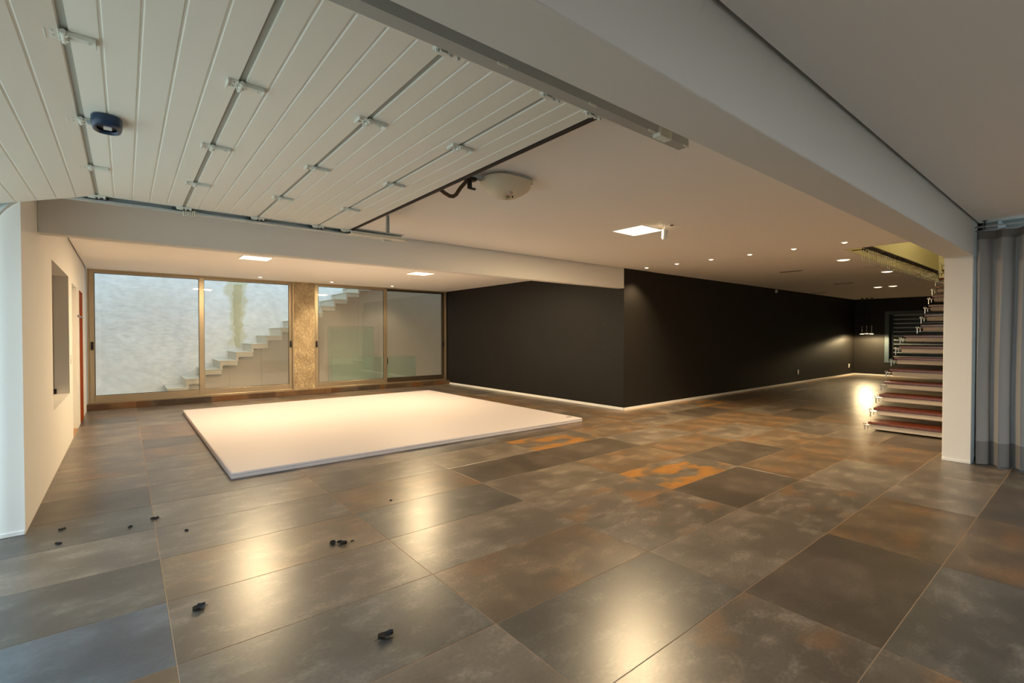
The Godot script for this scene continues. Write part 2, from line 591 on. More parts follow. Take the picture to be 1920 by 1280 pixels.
func build_shell() -> void:
	# plasterboard ceiling with shadow gaps, under the slab
	var st := begin()
	var c0 := CEIL
	var c1 := CEIL + 0.03
	for b in [[XL + 0.016, XC, ZW - 0.15, -5.60], [XL + 0.016, 7.836, ZC + 0.012, ZP], [-0.92, 7.836, ZP, ZF], [-0.92, 7.12, ZN + 0.022, 4.2], [7.836, XB, ZC, -2.346], [13.8, XB, -2.346, -0.9], [7.2, 7.836, ZF, -0.9]]:
		box(st, Vector3(b[0], c0, b[2]), Vector3(b[1], c1, b[3]))
	var ceil_obj := struct("ceiling", st, M.ceiling, "flat white plaster ceiling with a stairwell opening at the right", "ceiling")
	st = begin()
	for b in [[-1.3, 7.836, -11.75, 4.4], [7.836, 19.9, -11.75, -2.346], [13.8, 19.9, -2.346, -0.6], [7.836, 13.8, -1.0, -0.6]]:
		box(st, Vector3(b[0], 2.60, b[2]), Vector3(b[1], 2.92, b[3]))
	obj("slab", st, M.concrete_slab, ceil_obj)
	# left wall with niche window and two doorways, pier by the garage opening
	st = begin()
	wall_z(st, XL - 0.30, XL, -0.1, 2.60, ZW - 0.2, -4.95, [[-10.55, -9.93, -0.1, 2.05], [-9.45, -8.62, -0.1, 2.05], [-8.16, -6.40, 0.63, 2.093]])
	box(st, Vector3(-1.3, -0.1, -4.95), Vector3(XL, 2.60, ZP))
	struct("wall_left", st, M.paint, "white left wall with a recessed window and narrow doorways", "wall")
	st = begin()
	box(st, Vector3(-1.3, -0.1, ZF - 0.12), Vector3(-1.05, 2.60, 4.2))
	box(st, Vector3(-1.3, 2.42, ZP), Vector3(-1.05, 2.60, ZF - 0.12))
	struct("wall_garage", st, M.paint, "white wall around the garage opening", "wall")
	st = begin()
	box(st, Vector3(-1.3, -0.1, 4.2), Vector3(7.4, 2.60, 4.4))
	struct("wall_near", st, M.paint, "white wall behind the viewer", "wall")
	# black walls
	st = begin()
	black_face(st, Vector3(XC, 0, ZC), Vector3(XC, 0, ZW), Vector3(-1, 0, 0))
	box(st, Vector3(XC + 0.001, -0.1, ZW - 0.2), Vector3(XC + 0.25, 2.60, ZC - 0.001))
	struct("wall_right", st, M.black, "scuffed black wall at the right of the mat", "wall")
	st = begin()
	box(st, Vector3(XC + 0.25, -0.1, ZC - 0.2), Vector3(XB + 0.2, 2.60, ZC))
	box(st, Vector3(XC, -0.1, ZC - 0.001), Vector3(XC + 0.25, 2.60, ZC))
	struct("wall_north", st, M.black_plain, "long black wall receding to the far corner", "wall")
	st = begin()
	wall_z(st, XB, XB + 0.2, -0.1, 2.60, ZC, 0.2, [[-4.60, -2.60, 0.46, 2.10]])
	struct("wall_far", st, M.black_plain, "black end wall behind the floating stair", "wall")
	st = begin()
	box(st, Vector3(7.2, -0.1, -0.95), Vector3(XB, 2.60, -0.75))
	struct("wall_stair", st, M.paint, "white wall that carries the floating treads", "wall")
	# beams and column
	st = begin()
	cbox(st, Vector3(-1.05, SOFFIT, ZF), Vector3(7.2, 2.60, ZN), 0.004)
	struct("beam", st, M.beam, "broad white ceiling beam running from overhead to the white column", "beam")
	st = begin()
	cbox(st, Vector3(XL, SOFFIT, -5.60), Vector3(XC, 2.60, ZC), 0.004)
	struct("beam", st, M.beam, "white drop beam across the back bay ending at the black wall", "beam")
	st = begin()
	cbox(st, Vector3(XK, -0.1, ZF), Vector3(7.2, SOFFIT + 0.001, ZN), 0.004)
	struct("column", st, M.beam, "square white column beside the grey curtain", "column")
	# skirtings
	var sk := [["baseboard_right", Vector3(XC - 0.012, 0, ZW + 0.1), Vector3(XC, 0.05, ZC + 0.012), "thin white skirting under the scuffed black wall"],
		["baseboard_north", Vector3(XC - 0.012, 0, ZC), Vector3(XB, 0.05, ZC + 0.012), "thin white skirting along the long black wall"],
		["baseboard_far", Vector3(XB - 0.012, 0, ZC + 0.012), Vector3(XB, 0.05, -0.95), "thin white skirting under the far louvred window"],
		["baseboard_column", Vector3(XK - 0.010, 0, ZF), Vector3(XK, 0.035, ZN), "white strip at the foot of the column"],
		["baseboard_left", Vector3(-1.05, 0, ZP), Vector3(XL, 0.03, ZP + 0.010), "white strip at the foot of the left pier"]]
	for s in sk:
		st = begin()
		cbox(st, s[1], s[2], 0.003)
		struct(s[0], st, M.white_trim, s[3], "skirting")
	# stairwell above the hole in the ceiling
	st = begin()
	for b in [[7.5, 14.1, -2.75, -2.346, 2.92, 5.3], [7.5, 14.1, -1.0, -0.7, 2.92, 5.3], [7.5, 7.836, -2.346, -1.0, 2.92, 5.3], [13.8, 14.1, -2.346, -1.0, 2.92, 5.3], [7.5, 14.1, -2.75, -0.7, 5.3, 5.5]]:
		box(st, Vector3(b[0], b[4], b[2]), Vector3(b[1], b[5], b[3]))
	for b in [[7.836, 13.8, -2.346, -2.336], [7.836, 13.8, -1.01, -1.0], [7.836, 7.846, -2.336, -1.01], [13.79, 13.8, -2.336, -1.01]]:
		box(st, Vector3(b[0], CEIL, b[2]), Vector3(b[1], 2.93, b[3]))
	struct("wall_stairwell", st, mat(Color(0.86, 0.82, 0.66), 0.8), "pale yellow walls seen up the stairwell opening", "wall")
	# outdoors: drive before the garage, terrace behind the curtain
	st = begin()
	box(st, Vector3(-16, -0.3, -14), Vector3(-1.3, -0.06, 12))
	struct("driveway", st, M.paving, "pale paved drive outside the garage opening", "driveway")
	st = begin()
	box(st, Vector3(7.4, -0.3, -0.75), Vector3(18, -0.06, 9))
	struct("terrace", st, M.paving, "pale terrace outside the curtained window", "terrace")
	st = begin()
	box(st, Vector3(10.6, -0.06, -0.75), Vector3(10.8, 3.25, 9))  # added wall that keeps the strip of glass above the curtain dark
	struct("added_terrace_wall", st, mat(Color(0.24, 0.36, 0.41), 0.9), "dark blue green wall added beyond the curtained window to darken it", "wall")

# the painted face of the black block, unwrapped once so that scuffs lie low on the wall
func black_face(st: SurfaceTool, a: Vector3, b: Vector3, out: Vector3) -> void:
	quad(st, a + Vector3.DOWN * 0.1, b + Vector3.DOWN * 0.1, b + Vector3.UP * 2.60, a + Vector3.UP * 2.60, out, [Vector2(1, 1), Vector2(0, 1), Vector2(0, 0), Vector2(1, 0)])

func build_floor() -> void:
	var st := begin()
	for b in [[XL - 0.3, XC + 0.25, ZW - 0.2, ZC], [XL - 0.3, XB + 0.2, ZC, ZP], [-1.3, XB + 0.2, ZP, -0.75], [-1.3, 7.4, -0.75, 4.4]]:
		box(st, Vector3(b[0], -0.25, b[2]), Vector3(b[1], -0.0014, b[3]))
	var floor_obj := struct("floor", st, M.grout, "large rust-mottled stoneware tiles laid in a straight grid", "floor")
	var dk := Color(0.335, 0.295, 0.255)
	var gr := Color(0.445, 0.40, 0.35)
	var sl := Color(0.385, 0.365, 0.333)
	var lt := Color(0.64, 0.59, 0.52)
	var kinds := {
		"D": [{"base": dk, "light": Color(0.40, 0.36, 0.31), "wisp": 0.4}, {"base": dk * 1.06, "light": Color(0.43, 0.385, 0.33), "wisp": 0.5}],
		"G": [{"base": gr, "light": lt, "wisp": 0.45, "thr": 0.86}, {"base": gr * 0.95, "light": lt, "wisp": 0.40, "thr": 0.74, "dir": Vector2(0.25, 0), "amount": 0.5}, {"base": gr * 1.04, "light": lt, "wisp": 0.5, "thr": 0.84}, {"base": gr * 0.9, "light": lt * 0.95, "wisp": 0.4, "thr": 0.84}],
		"S": [{"base": sl, "light": Color(0.56, 0.53, 0.48), "wisp": 0.45, "thr": 0.9}, {"base": sl * 0.9, "light": Color(0.56, 0.54, 0.49), "wisp": 0.4, "thr": 0.9}],
		"B": [{"base": Color(0.325, 0.355, 0.375), "light": Color(0.42, 0.46, 0.47), "wisp": 0.45}],  # slate blue paints the daylight cast by the opening into one tile
		"T": [{"base": Color(0.445, 0.378, 0.305), "light": Color(0.58, 0.49, 0.38), "wisp": 0.6, "thr": 0.5, "amount": 0.28}, {"base": Color(0.42, 0.35, 0.275), "light": Color(0.58, 0.48, 0.36), "wisp": 0.5, "thr": 0.48, "amount": 0.32}],
		"R": [{"base": gr * 0.9, "light": lt, "wisp": 0.5, "thr": 0.56, "dir": Vector2(0.45, -0.25), "amount": 0.5, "rust": Color(0.56, 0.39, 0.25)}, {"base": gr, "light": lt, "wisp": 0.6, "thr": 0.6, "dir": Vector2(0.15, 0.5), "amount": 0.5}],
		"O": [{"base": gr * 0.95, "light": lt, "wisp": 0.4, "thr": 0.36, "dir": Vector2(-0.3, 0.1), "amount": 0.85, "rust": Color(0.67, 0.455, 0.215)}],
	}
	var mats := {}
	var sd := 1000
	for k in kinds:
		mats[k] = []
		for p in kinds[k]:
			sd += 7
			var m := mat(Color.WHITE, 0.31, 0.0, 0.5)
			m.albedo_texture = tile_texture(sd, p)
			mats[k].append(m)
	# kinds read off the photograph, row by row from the nearest; B holds painted daylight
	var known := {}
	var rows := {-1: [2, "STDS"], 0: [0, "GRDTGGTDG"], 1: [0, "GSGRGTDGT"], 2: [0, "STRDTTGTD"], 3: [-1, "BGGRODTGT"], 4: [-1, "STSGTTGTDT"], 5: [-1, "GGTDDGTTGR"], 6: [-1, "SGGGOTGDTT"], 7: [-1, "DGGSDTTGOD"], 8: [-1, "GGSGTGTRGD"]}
	for j in rows:
		for n in String(rows[j][1]).length():
			known[Vector2i(int(rows[j][0]) + n, j)] = String(rows[j][1])[n]
	var rng := RandomNumberGenerator.new()
	rng.seed = 4711
	var whole := [tile_mesh(0, 1.2, 0, 0.6, false), tile_mesh(0, 1.2, 0, 0.6, true)]
	var pick := "GGGTTDSRRGT"
	for j in range(-1, 19):
		for i in range(-1, 17):
			var x0 := GX + 1.2 * i
			var z1 := GZ - 0.6 * j
			var lo := Vector2(x0, z1 - 0.6)
			var hi := Vector2(x0 + 1.2, z1)
			var mid := (lo + hi) / 2.0
			var clip_lo := Vector2(XL if mid.y < -4.55 else -1.05, ZW + 0.12)
			var clip_hi := Vector2(XB if mid.y > ZC else XC, 0.0)
			if mid.y < ZC + 0.01 and j == 8 and x0 > XC: continue
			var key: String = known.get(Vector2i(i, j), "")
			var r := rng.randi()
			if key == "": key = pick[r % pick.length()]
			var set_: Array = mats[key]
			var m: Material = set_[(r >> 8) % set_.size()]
			var flip := bool((r >> 16) & 1) and not key in ["O", "R"]
			var a := Vector2(maxf(lo.x, clip_lo.x), maxf(lo.y, clip_lo.y))
			var b := Vector2(minf(hi.x, clip_hi.x), minf(hi.y, clip_hi.y))
			if b.x - a.x < 0.03 or b.y - a.y < 0.03: continue
			# behind the pier and the stair wall the photograph shows nothing
			if i >= 6 and mid.y > -0.95: continue
			var mesh: Mesh = whole[1 if flip else 0]
			if a != lo or b != hi:
				mesh = tile_mesh(a.x - lo.x, b.x - lo.x, a.y - lo.y, b.y - lo.y, flip)
			var t := put("tile", mesh, m, floor_obj)
			t.position = Vector3(lo.x, 0, lo.y)
	# the rest of the floor, behind the camera
	st = begin()
	for i in range(-1, 6):
		for j in 7:
			var x0 := GX + 1.2 * i
			var z0 := -0.0053 + 0.6 * j
			cbox(st, Vector3(maxf(x0, -1.05) + 0.0015, -0.012, z0 + 0.0015), Vector3(minf(x0 + 1.1985, 7.05), 0, z0 + 0.5985), 0.0012)
	var far_tiles := obj("tile_field", st, mats.S[0], floor_obj)
	far_tiles.set_meta("kind", "stuff")

func tile_mesh(x0: float, x1: float, z0: float, z1: float, flip: bool) -> ArrayMesh:
	var st := begin()
	var g := 0.0015
	var c := 0.0012
	var a := Vector3(x0 + g, -0.012, z0 + g)
	var b := Vector3(x1 - g, 0.0, z1 - g)
	var uv := func(p: Vector3) -> Vector2:
		var u := Vector2(p.x / 1.2, p.z / 0.6)
		return Vector2.ONE - u if flip else u
	var top := [Vector3(a.x + c, 0, a.z + c), Vector3(b.x - c, 0, a.z + c), Vector3(b.x - c, 0, b.z - c), Vector3(a.x + c, 0, b.z - c)]
	var rim := [Vector3(a.x, -c, a.z), Vector3(b.x, -c, a.z), Vector3(b.x, -c, b.z), Vector3(a.x, -c, b.z)]
	quad(st, top[0], top[1], top[2], top[3], Vector3.UP, [uv.call(top[0]), uv.call(top[1]), uv.call(top[2]), uv.call(top[3])])
	for k in 4:
		var n := (k + 1) % 4
		var out: Vector3 = (rim[k] + rim[n]) / 2.0 - (a + b) / 2.0
		out.y = 0
		quad(st, top[k], top[n], rim[n], rim[k], out + Vector3.UP * 0.3, [uv.call(top[k]), uv.call(top[n]), uv.call(rim[n]), uv.call(rim[k])])
		var lo1: Vector3 = rim[k]
		var lo2: Vector3 = rim[n]
		lo1.y = a.y
		lo2.y = a.y
		quad(st, rim[k], rim[n], lo2, lo1, out, [uv.call(rim[k]), uv.call(rim[n]), uv.call(rim[n]), uv.call(rim[k])])
	return finish(st)

# ==================================================================== glazed wall
func ring_frame(st: SurfaceTool, x0: float, x1: float, y0: float, y1: float, z0: float, z1: float, l: float, r: float, b: float, t: float) -> void:
	cbox(st, Vector3(x0, y0, z0), Vector3(x0 + l, y1, z1), 0.004)
	cbox(st, Vector3(x1 - r, y0, z0), Vector3(x1, y1, z1), 0.004)
	cbox(st, Vector3(x0 + l, y0, z0), Vector3(x1 - r, y0 + b, z1), 0.004)
	cbox(st, Vector3(x0 + l, y1 - t, z0), Vector3(x1 - r, y1, z1), 0.004)

func sash(parent: Node, x0: float, x1: float, z: float, l: float, r: float, handles: Array, m: Material) -> void:
	var st := begin()
	ring_frame(st, x0, x1, 0.135, 2.525, z - 0.034, z, l, r, 0.115, 0.04)
	var s := obj("sash", st, m, parent)
	st = begin()
	box(st, Vector3(x0 + l - 0.008, 0.242, z - 0.020), Vector3(x1 - r + 0.008, 2.492, z - 0.014))
	obj("pane", st, M.glass, s)
	st = begin()
	for e in [[x0 + l, x0 + l + 0.008, 0.25, 2.485], [x1 - r - 0.008, x1 - r, 0.25, 2.485], [x0 + l, x1 - r, 0.25, 0.258], [x0 + l, x1 - r, 2.477, 2.485]]:
		box(st, Vector3(e[0], e[2], z - 0.013), Vector3(e[1], e[3], z - 0.006))
	obj("gasket", st, M.gasket, s)
	for hx in handles:
		st = begin()
		cbox(st, Vector3(hx[0] - 0.020, hx[1] - 0.075, z), Vector3(hx[0] + 0.020, hx[1] + 0.075, z + 0.008), 0.003)
		cbox(st, Vector3(hx[0] - 0.011, hx[1] - 0.01, z + 0.008), Vector3(hx[0] + 0.011, hx[1] + 0.03, z + 0.032), 0.003)
		cbox(st, Vector3(hx[0] - 0.012, hx[1] - 0.06, z + 0.026), Vector3(hx[0] + 0.012, hx[1] + 0.03, z + 0.038), 0.004)
		obj("handle", st, M.handle_black, s)

func build_glazing() -> void:
	var w := Node3D.new()
	w.name = "window_1"
	add_child(w, true)
	tag(w, "left sliding glass door with two panes beside the concrete pillar", "window", "", "structure")
	var st := begin()
	ring_frame(st, -0.535, 2.972, 0.11, 2.552, ZW - 0.10, ZW - 0.002, 0.03, 0.03, 0.028, 0.028)
	obj("window_frame", st, M.alu, w)
	sash(w, -0.505, 1.258, ZW - 0.012, 0.075, 0.088, [[-0.465, 1.16]], M.alu)
	sash(w, 1.172, 2.942, ZW - 0.055, 0.086, 0.065, [[2.91, 1.15]], M.alu)
	w = Node3D.new()
	w.name = "window_2"
	add_child(w, true)
	tag(w, "right sliding glass door with two panes beside the black wall", "window", "", "structure")
	st = begin()
	ring_frame(st, 3.422, XC - 0.02, 0.11, 2.552, ZW - 0.10, ZW - 0.002, 0.02, 0.05, 0.028, 0.028)
	obj("window_frame", st, M.alu, w)
	sash(w, 3.442, 5.205, ZW - 0.012, 0.065, 0.086, [[3.467, 1.145]], M.alu)
	sash(w, 5.125, 6.905, ZW - 0.055, 0.090, 0.075, [[6.875, 1.10], [5.222, 0.69]], M.alu_dark)
	st = begin()
	cbox(st, Vector3(2.972, 0.0, ZW - 0.30), Vector3(3.422, 2.60, ZW - 0.004), 0.006)
	var pil := begin()
	box(pil, Vector3(2.976, -0.1, ZW - 0.31), Vector3(3.418, 2.60, ZW - 0.003))
	quad(pil, Vector3(2.972, 0.0, ZW), Vector3(3.422, 0.0, ZW), Vector3(3.422, 2.56, ZW), Vector3(2.972, 2.56, ZW), Vector3(0, 0, 1), [Vector2(0, 1), Vector2(1, 1), Vector2(1, 0), Vector2(0, 0)])
	for x in [2.972, 3.422]:
		quad(pil, Vector3(x, 0, ZW), Vector3(x, 2.56, ZW), Vector3(x, 2.56, ZW - 0.1), Vector3(x, 0, ZW - 0.1), Vector3(x - 3.2, 0, 0), [Vector2(0, 1), Vector2(0, 0), Vector2(0.1, 0), Vector2(0.1, 1)])
	struct("pillar", pil, M.cast, "raw cast-concrete pillar between the two sliding doors", "pillar")
	# kerb of the same tiles under the sliding doors
	st = begin()
	box(st, Vector3(XL, -0.1, ZW - 0.11), Vector3(XC, 0.108, ZW + 0.115))
	var kerb := struct("trim_1", st, M.grout, "low tiled kerb under the sliding glass doors", "kerb")
	var rng := RandomNumberGenerator.new()
	rng.seed = 31
	var cols := [Color(0.37, 0.32, 0.26), Color(0.40, 0.335, 0.26), Color(0.43, 0.33, 0.23), Color(0.34, 0.30, 0.25)]
	var x := XL
	for k in 7:
		var x1 := minf(GX + 1.2 * k, XC) if k < 6 else XC
		st = begin()
		cbox(st, Vector3(x + 0.002, 0.004, ZW + 0.115), Vector3(x1 - 0.002, 0.112, ZW + 0.125), 0.0012)
		var m := mat(cols[rng.randi() % 4], 0.35)
		m.albedo_texture = ramp_texture(300 + k, 0.01, [Color(0.75, 0.72, 0.70), Color(1, 1, 1), Color(1.0, 0.82, 0.62)], [0.3, 0.55, 0.8], 128)
		tri_map(m, 0.7)
		obj("tile", st, m, kerb)
		st = begin()
		cbox(st, Vector3(x + 0.002, 0.106, ZW + 0.002), Vector3(x1 - 0.002, 0.112, ZW + 0.1155), 0.0012)
		obj("tile", st, m, kerb)
		x = x1

# ==================================================================== light well behind the glass
func build_lightwell() -> void:
	var st := begin()
	quad(st, Vector3(-1.6, -0.1, -13.5), Vector3(7.4, -0.1, -13.5), Vector3(7.4, 4.9, -13.5), Vector3(-1.6, 4.9, -13.5), Vector3(0, 0, 1), [Vector2(0, 1), Vector2(1, 1), Vector2(1, 0), Vector2(0, 0)])
	box(st, Vector3(-1.6, -0.1, -13.75), Vector3(7.4, 4.9, -13.502))
	struct("wall_back", st, M.render_wall, "rough white rendered wall of the light well with a yellow damp run", "wall")
	st = begin()
	box(st, Vector3(-1.85, -0.1, -13.75), Vector3(-1.6, 4.9, -11.75))
	box(st, Vector3(7.4, -0.1, -13.75), Vector3(7.65, 4.9, -11.75))
	box(st, Vector3(-1.85, 2.92, -11.75), Vector3(7.65, 4.9, -11.55))
	box(st, Vector3(-1.85, -0.1, -11.75), Vector3(XL - 0.28, 2.92, -11.55))
	box(st, Vector3(7.1, -0.1, -11.78), Vector3(7.65, 2.92, -11.72))
	struct("wall_well", st, M.paint, "white side walls of the light well", "wall")
	st = begin()
	box(st, Vector3(-1.85, -0.3, -13.75), Vector3(7.65, -0.02, -11.63))
	struct("floor_well", st, M.paving, "pale floor of the light well", "floor")
	# boarded wall under the outdoor steps, in four sheets
	var prev := 0.62
	var parts := [[0.62, 1.845], [1.845, 2.50], [2.50, 4.844], [4.844, 7.39]]
	st = begin()
	prism(st, v2([0.62, -0.05, 7.39, -0.05, 7.39, 3.5, 6.1, 3.2, 0.70, 0.0]), 2, -12.66, -12.575)
	var bw := struct("wall_steps", st, M.board, "plain boarded wall under the outdoor steps", "wall")
	for p in parts:
		var ya: float = clampf(-0.05 + (p[0] - 0.62) * 0.598, 0.0, 3.4)
		var yb: float = clampf(-0.05 + (p[1] - 0.62) * 0.598, 0.0, 3.4)
		st = begin()
		prism(st, v2([p[0] + 0.002, -0.02, p[1] - 0.002, -0.02, p[1] - 0.002, yb, p[0] + 0.002, ya]), 2, -12.574, -12.55)
		obj("panel", st, M.board, bw)
	# cantilevered outdoor steps
	var stairs := thing("outdoor_staircase", Vector3(1.636, 0, -12.4), "pale concrete steps climbing to the right behind the glass", "staircase")
	for n in range(-4, 13):
		var x := 0.314 * n
		var y := 0.785 + 0.186 * n
		st = begin()
		cbox(st, Vector3(x + 0.008, y - 0.115, -1.1), Vector3(x + 0.350, y - 0.018, 0.0), 0.004)
		if y - 0.185 > 0.0: box(st, Vector3(x + 0.012, y - 0.205, -1.1), Vector3(x + 0.052, y - 0.11, -0.006))
		var s := obj("step", st, M.step_concrete, stairs)
		st = begin()
		cbox(st, Vector3(x - 0.012, y - 0.019, -1.1), Vector3(x + 0.356, y, 0.006), 0.003)
		obj("step_cap", st, M.step_concrete, s)
	# crust of the damp run
	var rng := RandomNumberGenerator.new()
	rng.seed = 12
	var edge := noise(905, 1.3, 4)
	st = begin(true)
	var rows := []
	for r in 26:
		var y := 1.05 + r * 0.062
		var mid := 2.17 + 0.06 * edge.get_noise_2d(3.0, y * 4.0)
		var half := (0.085 + 0.05 * edge.get_noise_2d(40.0, y * 6.0)) * (0.45 + 0.55 * minf(1.0, (y - 1.0) / 0.5))
		var row := []
		for c in 9:
			var t := c / 4.0 - 1.0
			var bump := 0.022 * (1.0 - t * t) * (0.75 + 0.5 * edge.get_noise_2d(c * 9.0, y * 25.0))
			row.append(Vector3(mid + half * t, y, -13.499 + bump))
		rows.append(row)
	for r in 25:
		for c in 8:
			quad(st, rows[r][c], rows[r][c + 1], rows[r + 1][c + 1], rows[r + 1][c], Vector3(0, 0, 1))
	var crust := put("damp_crust", finish(st, true), M.stain)
	tag(crust, "yellowish crusted damp run on the white wall above the outdoor steps", "stain")
	# two loose sheets of glass leaning on the boarded wall
	for g in [[4.05, 1.20, 1.60, -12.47, "taller greenish glass sheet leaning in the light well behind the low one"], [4.10, 2.33, 0.78, -12.36, "long low greenish glass sheet standing before the taller sheet"]]:
		var t := thing("glass_sheet", Vector3(g[0] + g[1] / 2.0, -0.02, g[3]), g[4], "glass sheet", "loose glass sheets in the light well")
		st = begin()
		box(st, Vector3(-g[1] / 2.0, 0, -0.004), Vector3(g[1] / 2.0, g[2], 0.004))
		obj("sheet", st, M.green_glass, t)
		st = begin()
		for e in [[-g[1] / 2.0, g[1] / 2.0, g[2], g[2] + 0.004], [-g[1] / 2.0 - 0.004, -g[1] / 2.0, 0.0, g[2]], [g[1] / 2.0, g[1] / 2.0 + 0.004, 0.0, g[2]]]:
			box(st, Vector3(e[0], e[2], -0.004), Vector3(e[1], e[3], 0.004))
		obj("polished_edge", st, M.glass_edge, t)
		t.rotation.x = -0.05

# ==================================================================== left wall: niche window, blind doorway, wooden door
func build_left_wall_openings() -> void:
	var w := Node3D.new()
	w.name = "window_3"
	add_child(w, true)
	tag(w, "dark window set deep in a white recess of the left wall", "window", "", "structure")
	var st := begin()
	for b in [[-8.16, -8.11, 0.63, 2.093], [-6.45, -6.40, 0.63, 2.093], [-8.11, -6.45, 0.63, 0.68], [-8.11, -6.45, 2.043, 2.093]]:
		cbox(st, Vector3(-0.735, b[2], b[0]), Vector3(-0.685, b[3], b[1]), 0.004)
	obj("window_frame", st, M.alu_dark, w)
	st = begin()
	box(st, Vector3(-0.72, 0.68, -8.11), Vector3(-0.712, 2.043, -6.45))
	obj("pane", st, M.smoke_glass, w)
	st = begin()
	cbox(st, Vector3(-0.685, 0.64, -8.13), Vector3(-0.66, 0.70, -8.08), 0.004)
	obj("latch", st, M.handle_black, w)
	# blind doorway
	w = Node3D.new()
	w.name = "door_1"
	add_child(w, true)
	tag(w, "plain white door set back in the left wall next to the wooden one", "door", "", "structure")
	st = begin()
	cbox(st, Vector3(-0.655, 0.004, -9.44), Vector3(-0.615, 2.045, -8.63), 0.003)
	obj("leaf", st, M.white_trim, w)
	w = Node3D.new()
	w.name = "door_2"
	add_child(w, true)
	tag(w, "reddish brown wooden door with a metal bar on the left wall", "door", "", "structure")
	st = begin()
	cbox(st, Vector3(-0.60, 0.004, -10.54), Vector3(-0.538, 2.045, -9.94), 0.003)
	obj("leaf", st, M.door_wood, w)
	st = begin()
	rod(st, Vector3(-0.535, 1.64, -10.50), Vector3(-0.535, 1.64, -9.50), 0.012)
	rod(st, Vector3(-0.556, 1.64, -10.20), Vector3(-0.530, 1.64, -10.20), 0.018)
	rod(st, Vector3(-0.546, 1.64, -9.60), Vector3(-0.520, 1.64, -9.60), 0.022)
	obj("bar_latch", st, M.chrome, w)
	# light switch between niche and doorway
	var sw := thing("light_switch", Vector3(XL, 1.05, -8.33), "slim white light switch on the left wall beside the niche window", "switch")
	st = begin()
	cbox(st, Vector3(0, -0.06, -0.037), Vector3(0.008, 0.06, 0.037), 0.003)
	obj("plate", st, M.plate, sw)
	st = begin()
	cbox(st, Vector3(0.007, -0.025, -0.012), Vector3(0.012, 0.025, 0.012), 0.002)
	obj("rocker", st, M.plate, sw)

func build_far_window() -> void:
	var w := Node3D.new()
	w.name = "window_4"
	add_child(w, true)
	tag(w, "grey framed window with horizontal louvres in the far black wall", "window", "", "structure")
	var st := begin()
	for b in [[-4.62, -4.50, 0.44, 2.12], [-2.72, -2.58, 0.44, 2.12], [-4.50, -2.72, 0.44, 0.50], [-4.50, -2.72, 2.02, 2.12]]:
		cbox(st, Vector3(XB - 0.02, b[2], b[0]), Vector3(XB + 0.10, b[3], b[1]), 0.006)
	obj("window_frame", st, M.far_frame, w)
	st = begin()
	box(st, Vector3(XB + 0.14, 0.44, -4.62), Vector3(XB + 0.18, 2.12, -2.58))
	obj("backing", st, M.night, w)
	for k in 12:
		var y := 1.985 - 0.134 * k + 0.01
		st = begin()
		box(st, Vector3(XB + 0.02, y - 0.012, -4.40), Vector3(XB + 0.035, y + 0.012, -2.74))
		prism(st, v2([XB + 0.03, y, XB + 0.11, y - 0.05, XB + 0.11, y - 0.042, XB + 0.03, y + 0.008]), 2, -4.40, -2.74)
		obj("slat", st, M.slat_edge, w)
	st = begin()
	box(st, Vector3(XB + 0.01, 0.50, -4.42), Vector3(XB + 0.06, 2.02, -4.40))
	obj("slat_rail", st, M.night, w)

# ==================================================================== floating stair
func build_stair() -> void:
	var t := thing("floating_staircase", Vector3(8.26, 0, -0.95), "floating stair of pale cantilevered treads with dark wooden tops", "staircase")
	for k in 16:
		var x := 0.262 * k
		var y := 0.125 + 0.1755 * k
		var w := 1.20 if k < 8 else 1.03     # tread length, towards -z
		var st := begin()
		cbox(st, Vector3(x + 0.02, y - 0.105, -w + 0.03), Vector3(x + 0.36, y - 0.034, 0.0), 0.006)
		var s := obj("tread", st, M.tread, t)
		st = begin()
		cbox(st, Vector3(x, y - 0.034, -w), Vector3(x + 0.38, y, 0.0), 0.004)
		obj("wooden_top", st, M.wood, s)
		# clamp with an eye and two drop bolts at the free end
		st = begin()
		var e := Vector3(x + 0.05, y - 0.06, -w)
		rod(st, e + Vector3(0, 0, 0.035), e + Vector3(0, 0, -0.05), 0.011)
		rod(st, e + Vector3(0, 0.012, -0.05), e + Vector3(0, -0.085, -0.05), 0.009)
		rod(st, e + Vector3(0, 0.012, -0.012), e + Vector3(0, -0.055, -0.012), 0.006)
		var ring := []
		for a in 11: ring.append(e + Vector3(0, 0.014 + 0.016 * sin(TAU * a / 10.0), -0.05 + 0.016 * cos(TAU * a / 10.0)))
		tube(st, ring, 0.005, 6)
		obj("clamp", st, M.chrome, s)
		if k == 7:
			for q in 7:
				st = begin()
				lathe(st, Vector3(x + 0.05, y - 0.125, -w + 0.10 + q * 0.045), [Vector2(0.0, 0.0), Vector2(0.008, 0.008), Vector2(0.005, 0.02), Vector2(0.003, 0.03)], 8)
				obj("bead", st, M.chrome, s)

# ==================================================================== lamps
func area(parent: Node3D, size: float, e: float, c: Color, y := -0.012) -> void:
	var l := AreaLight3D.new()
	l.name = "lamp_light"
	l.area_size = Vector2(size, size)
	l.light_energy = e
	l.light_color = c
	l.shadow_enabled = true
	l.area_range = 30.0
	l.area_attenuation = 2.0
	l.rotation.x = -PI / 2
	l.position = Vector3(0, y, 0)
	parent.add_child(l, true)

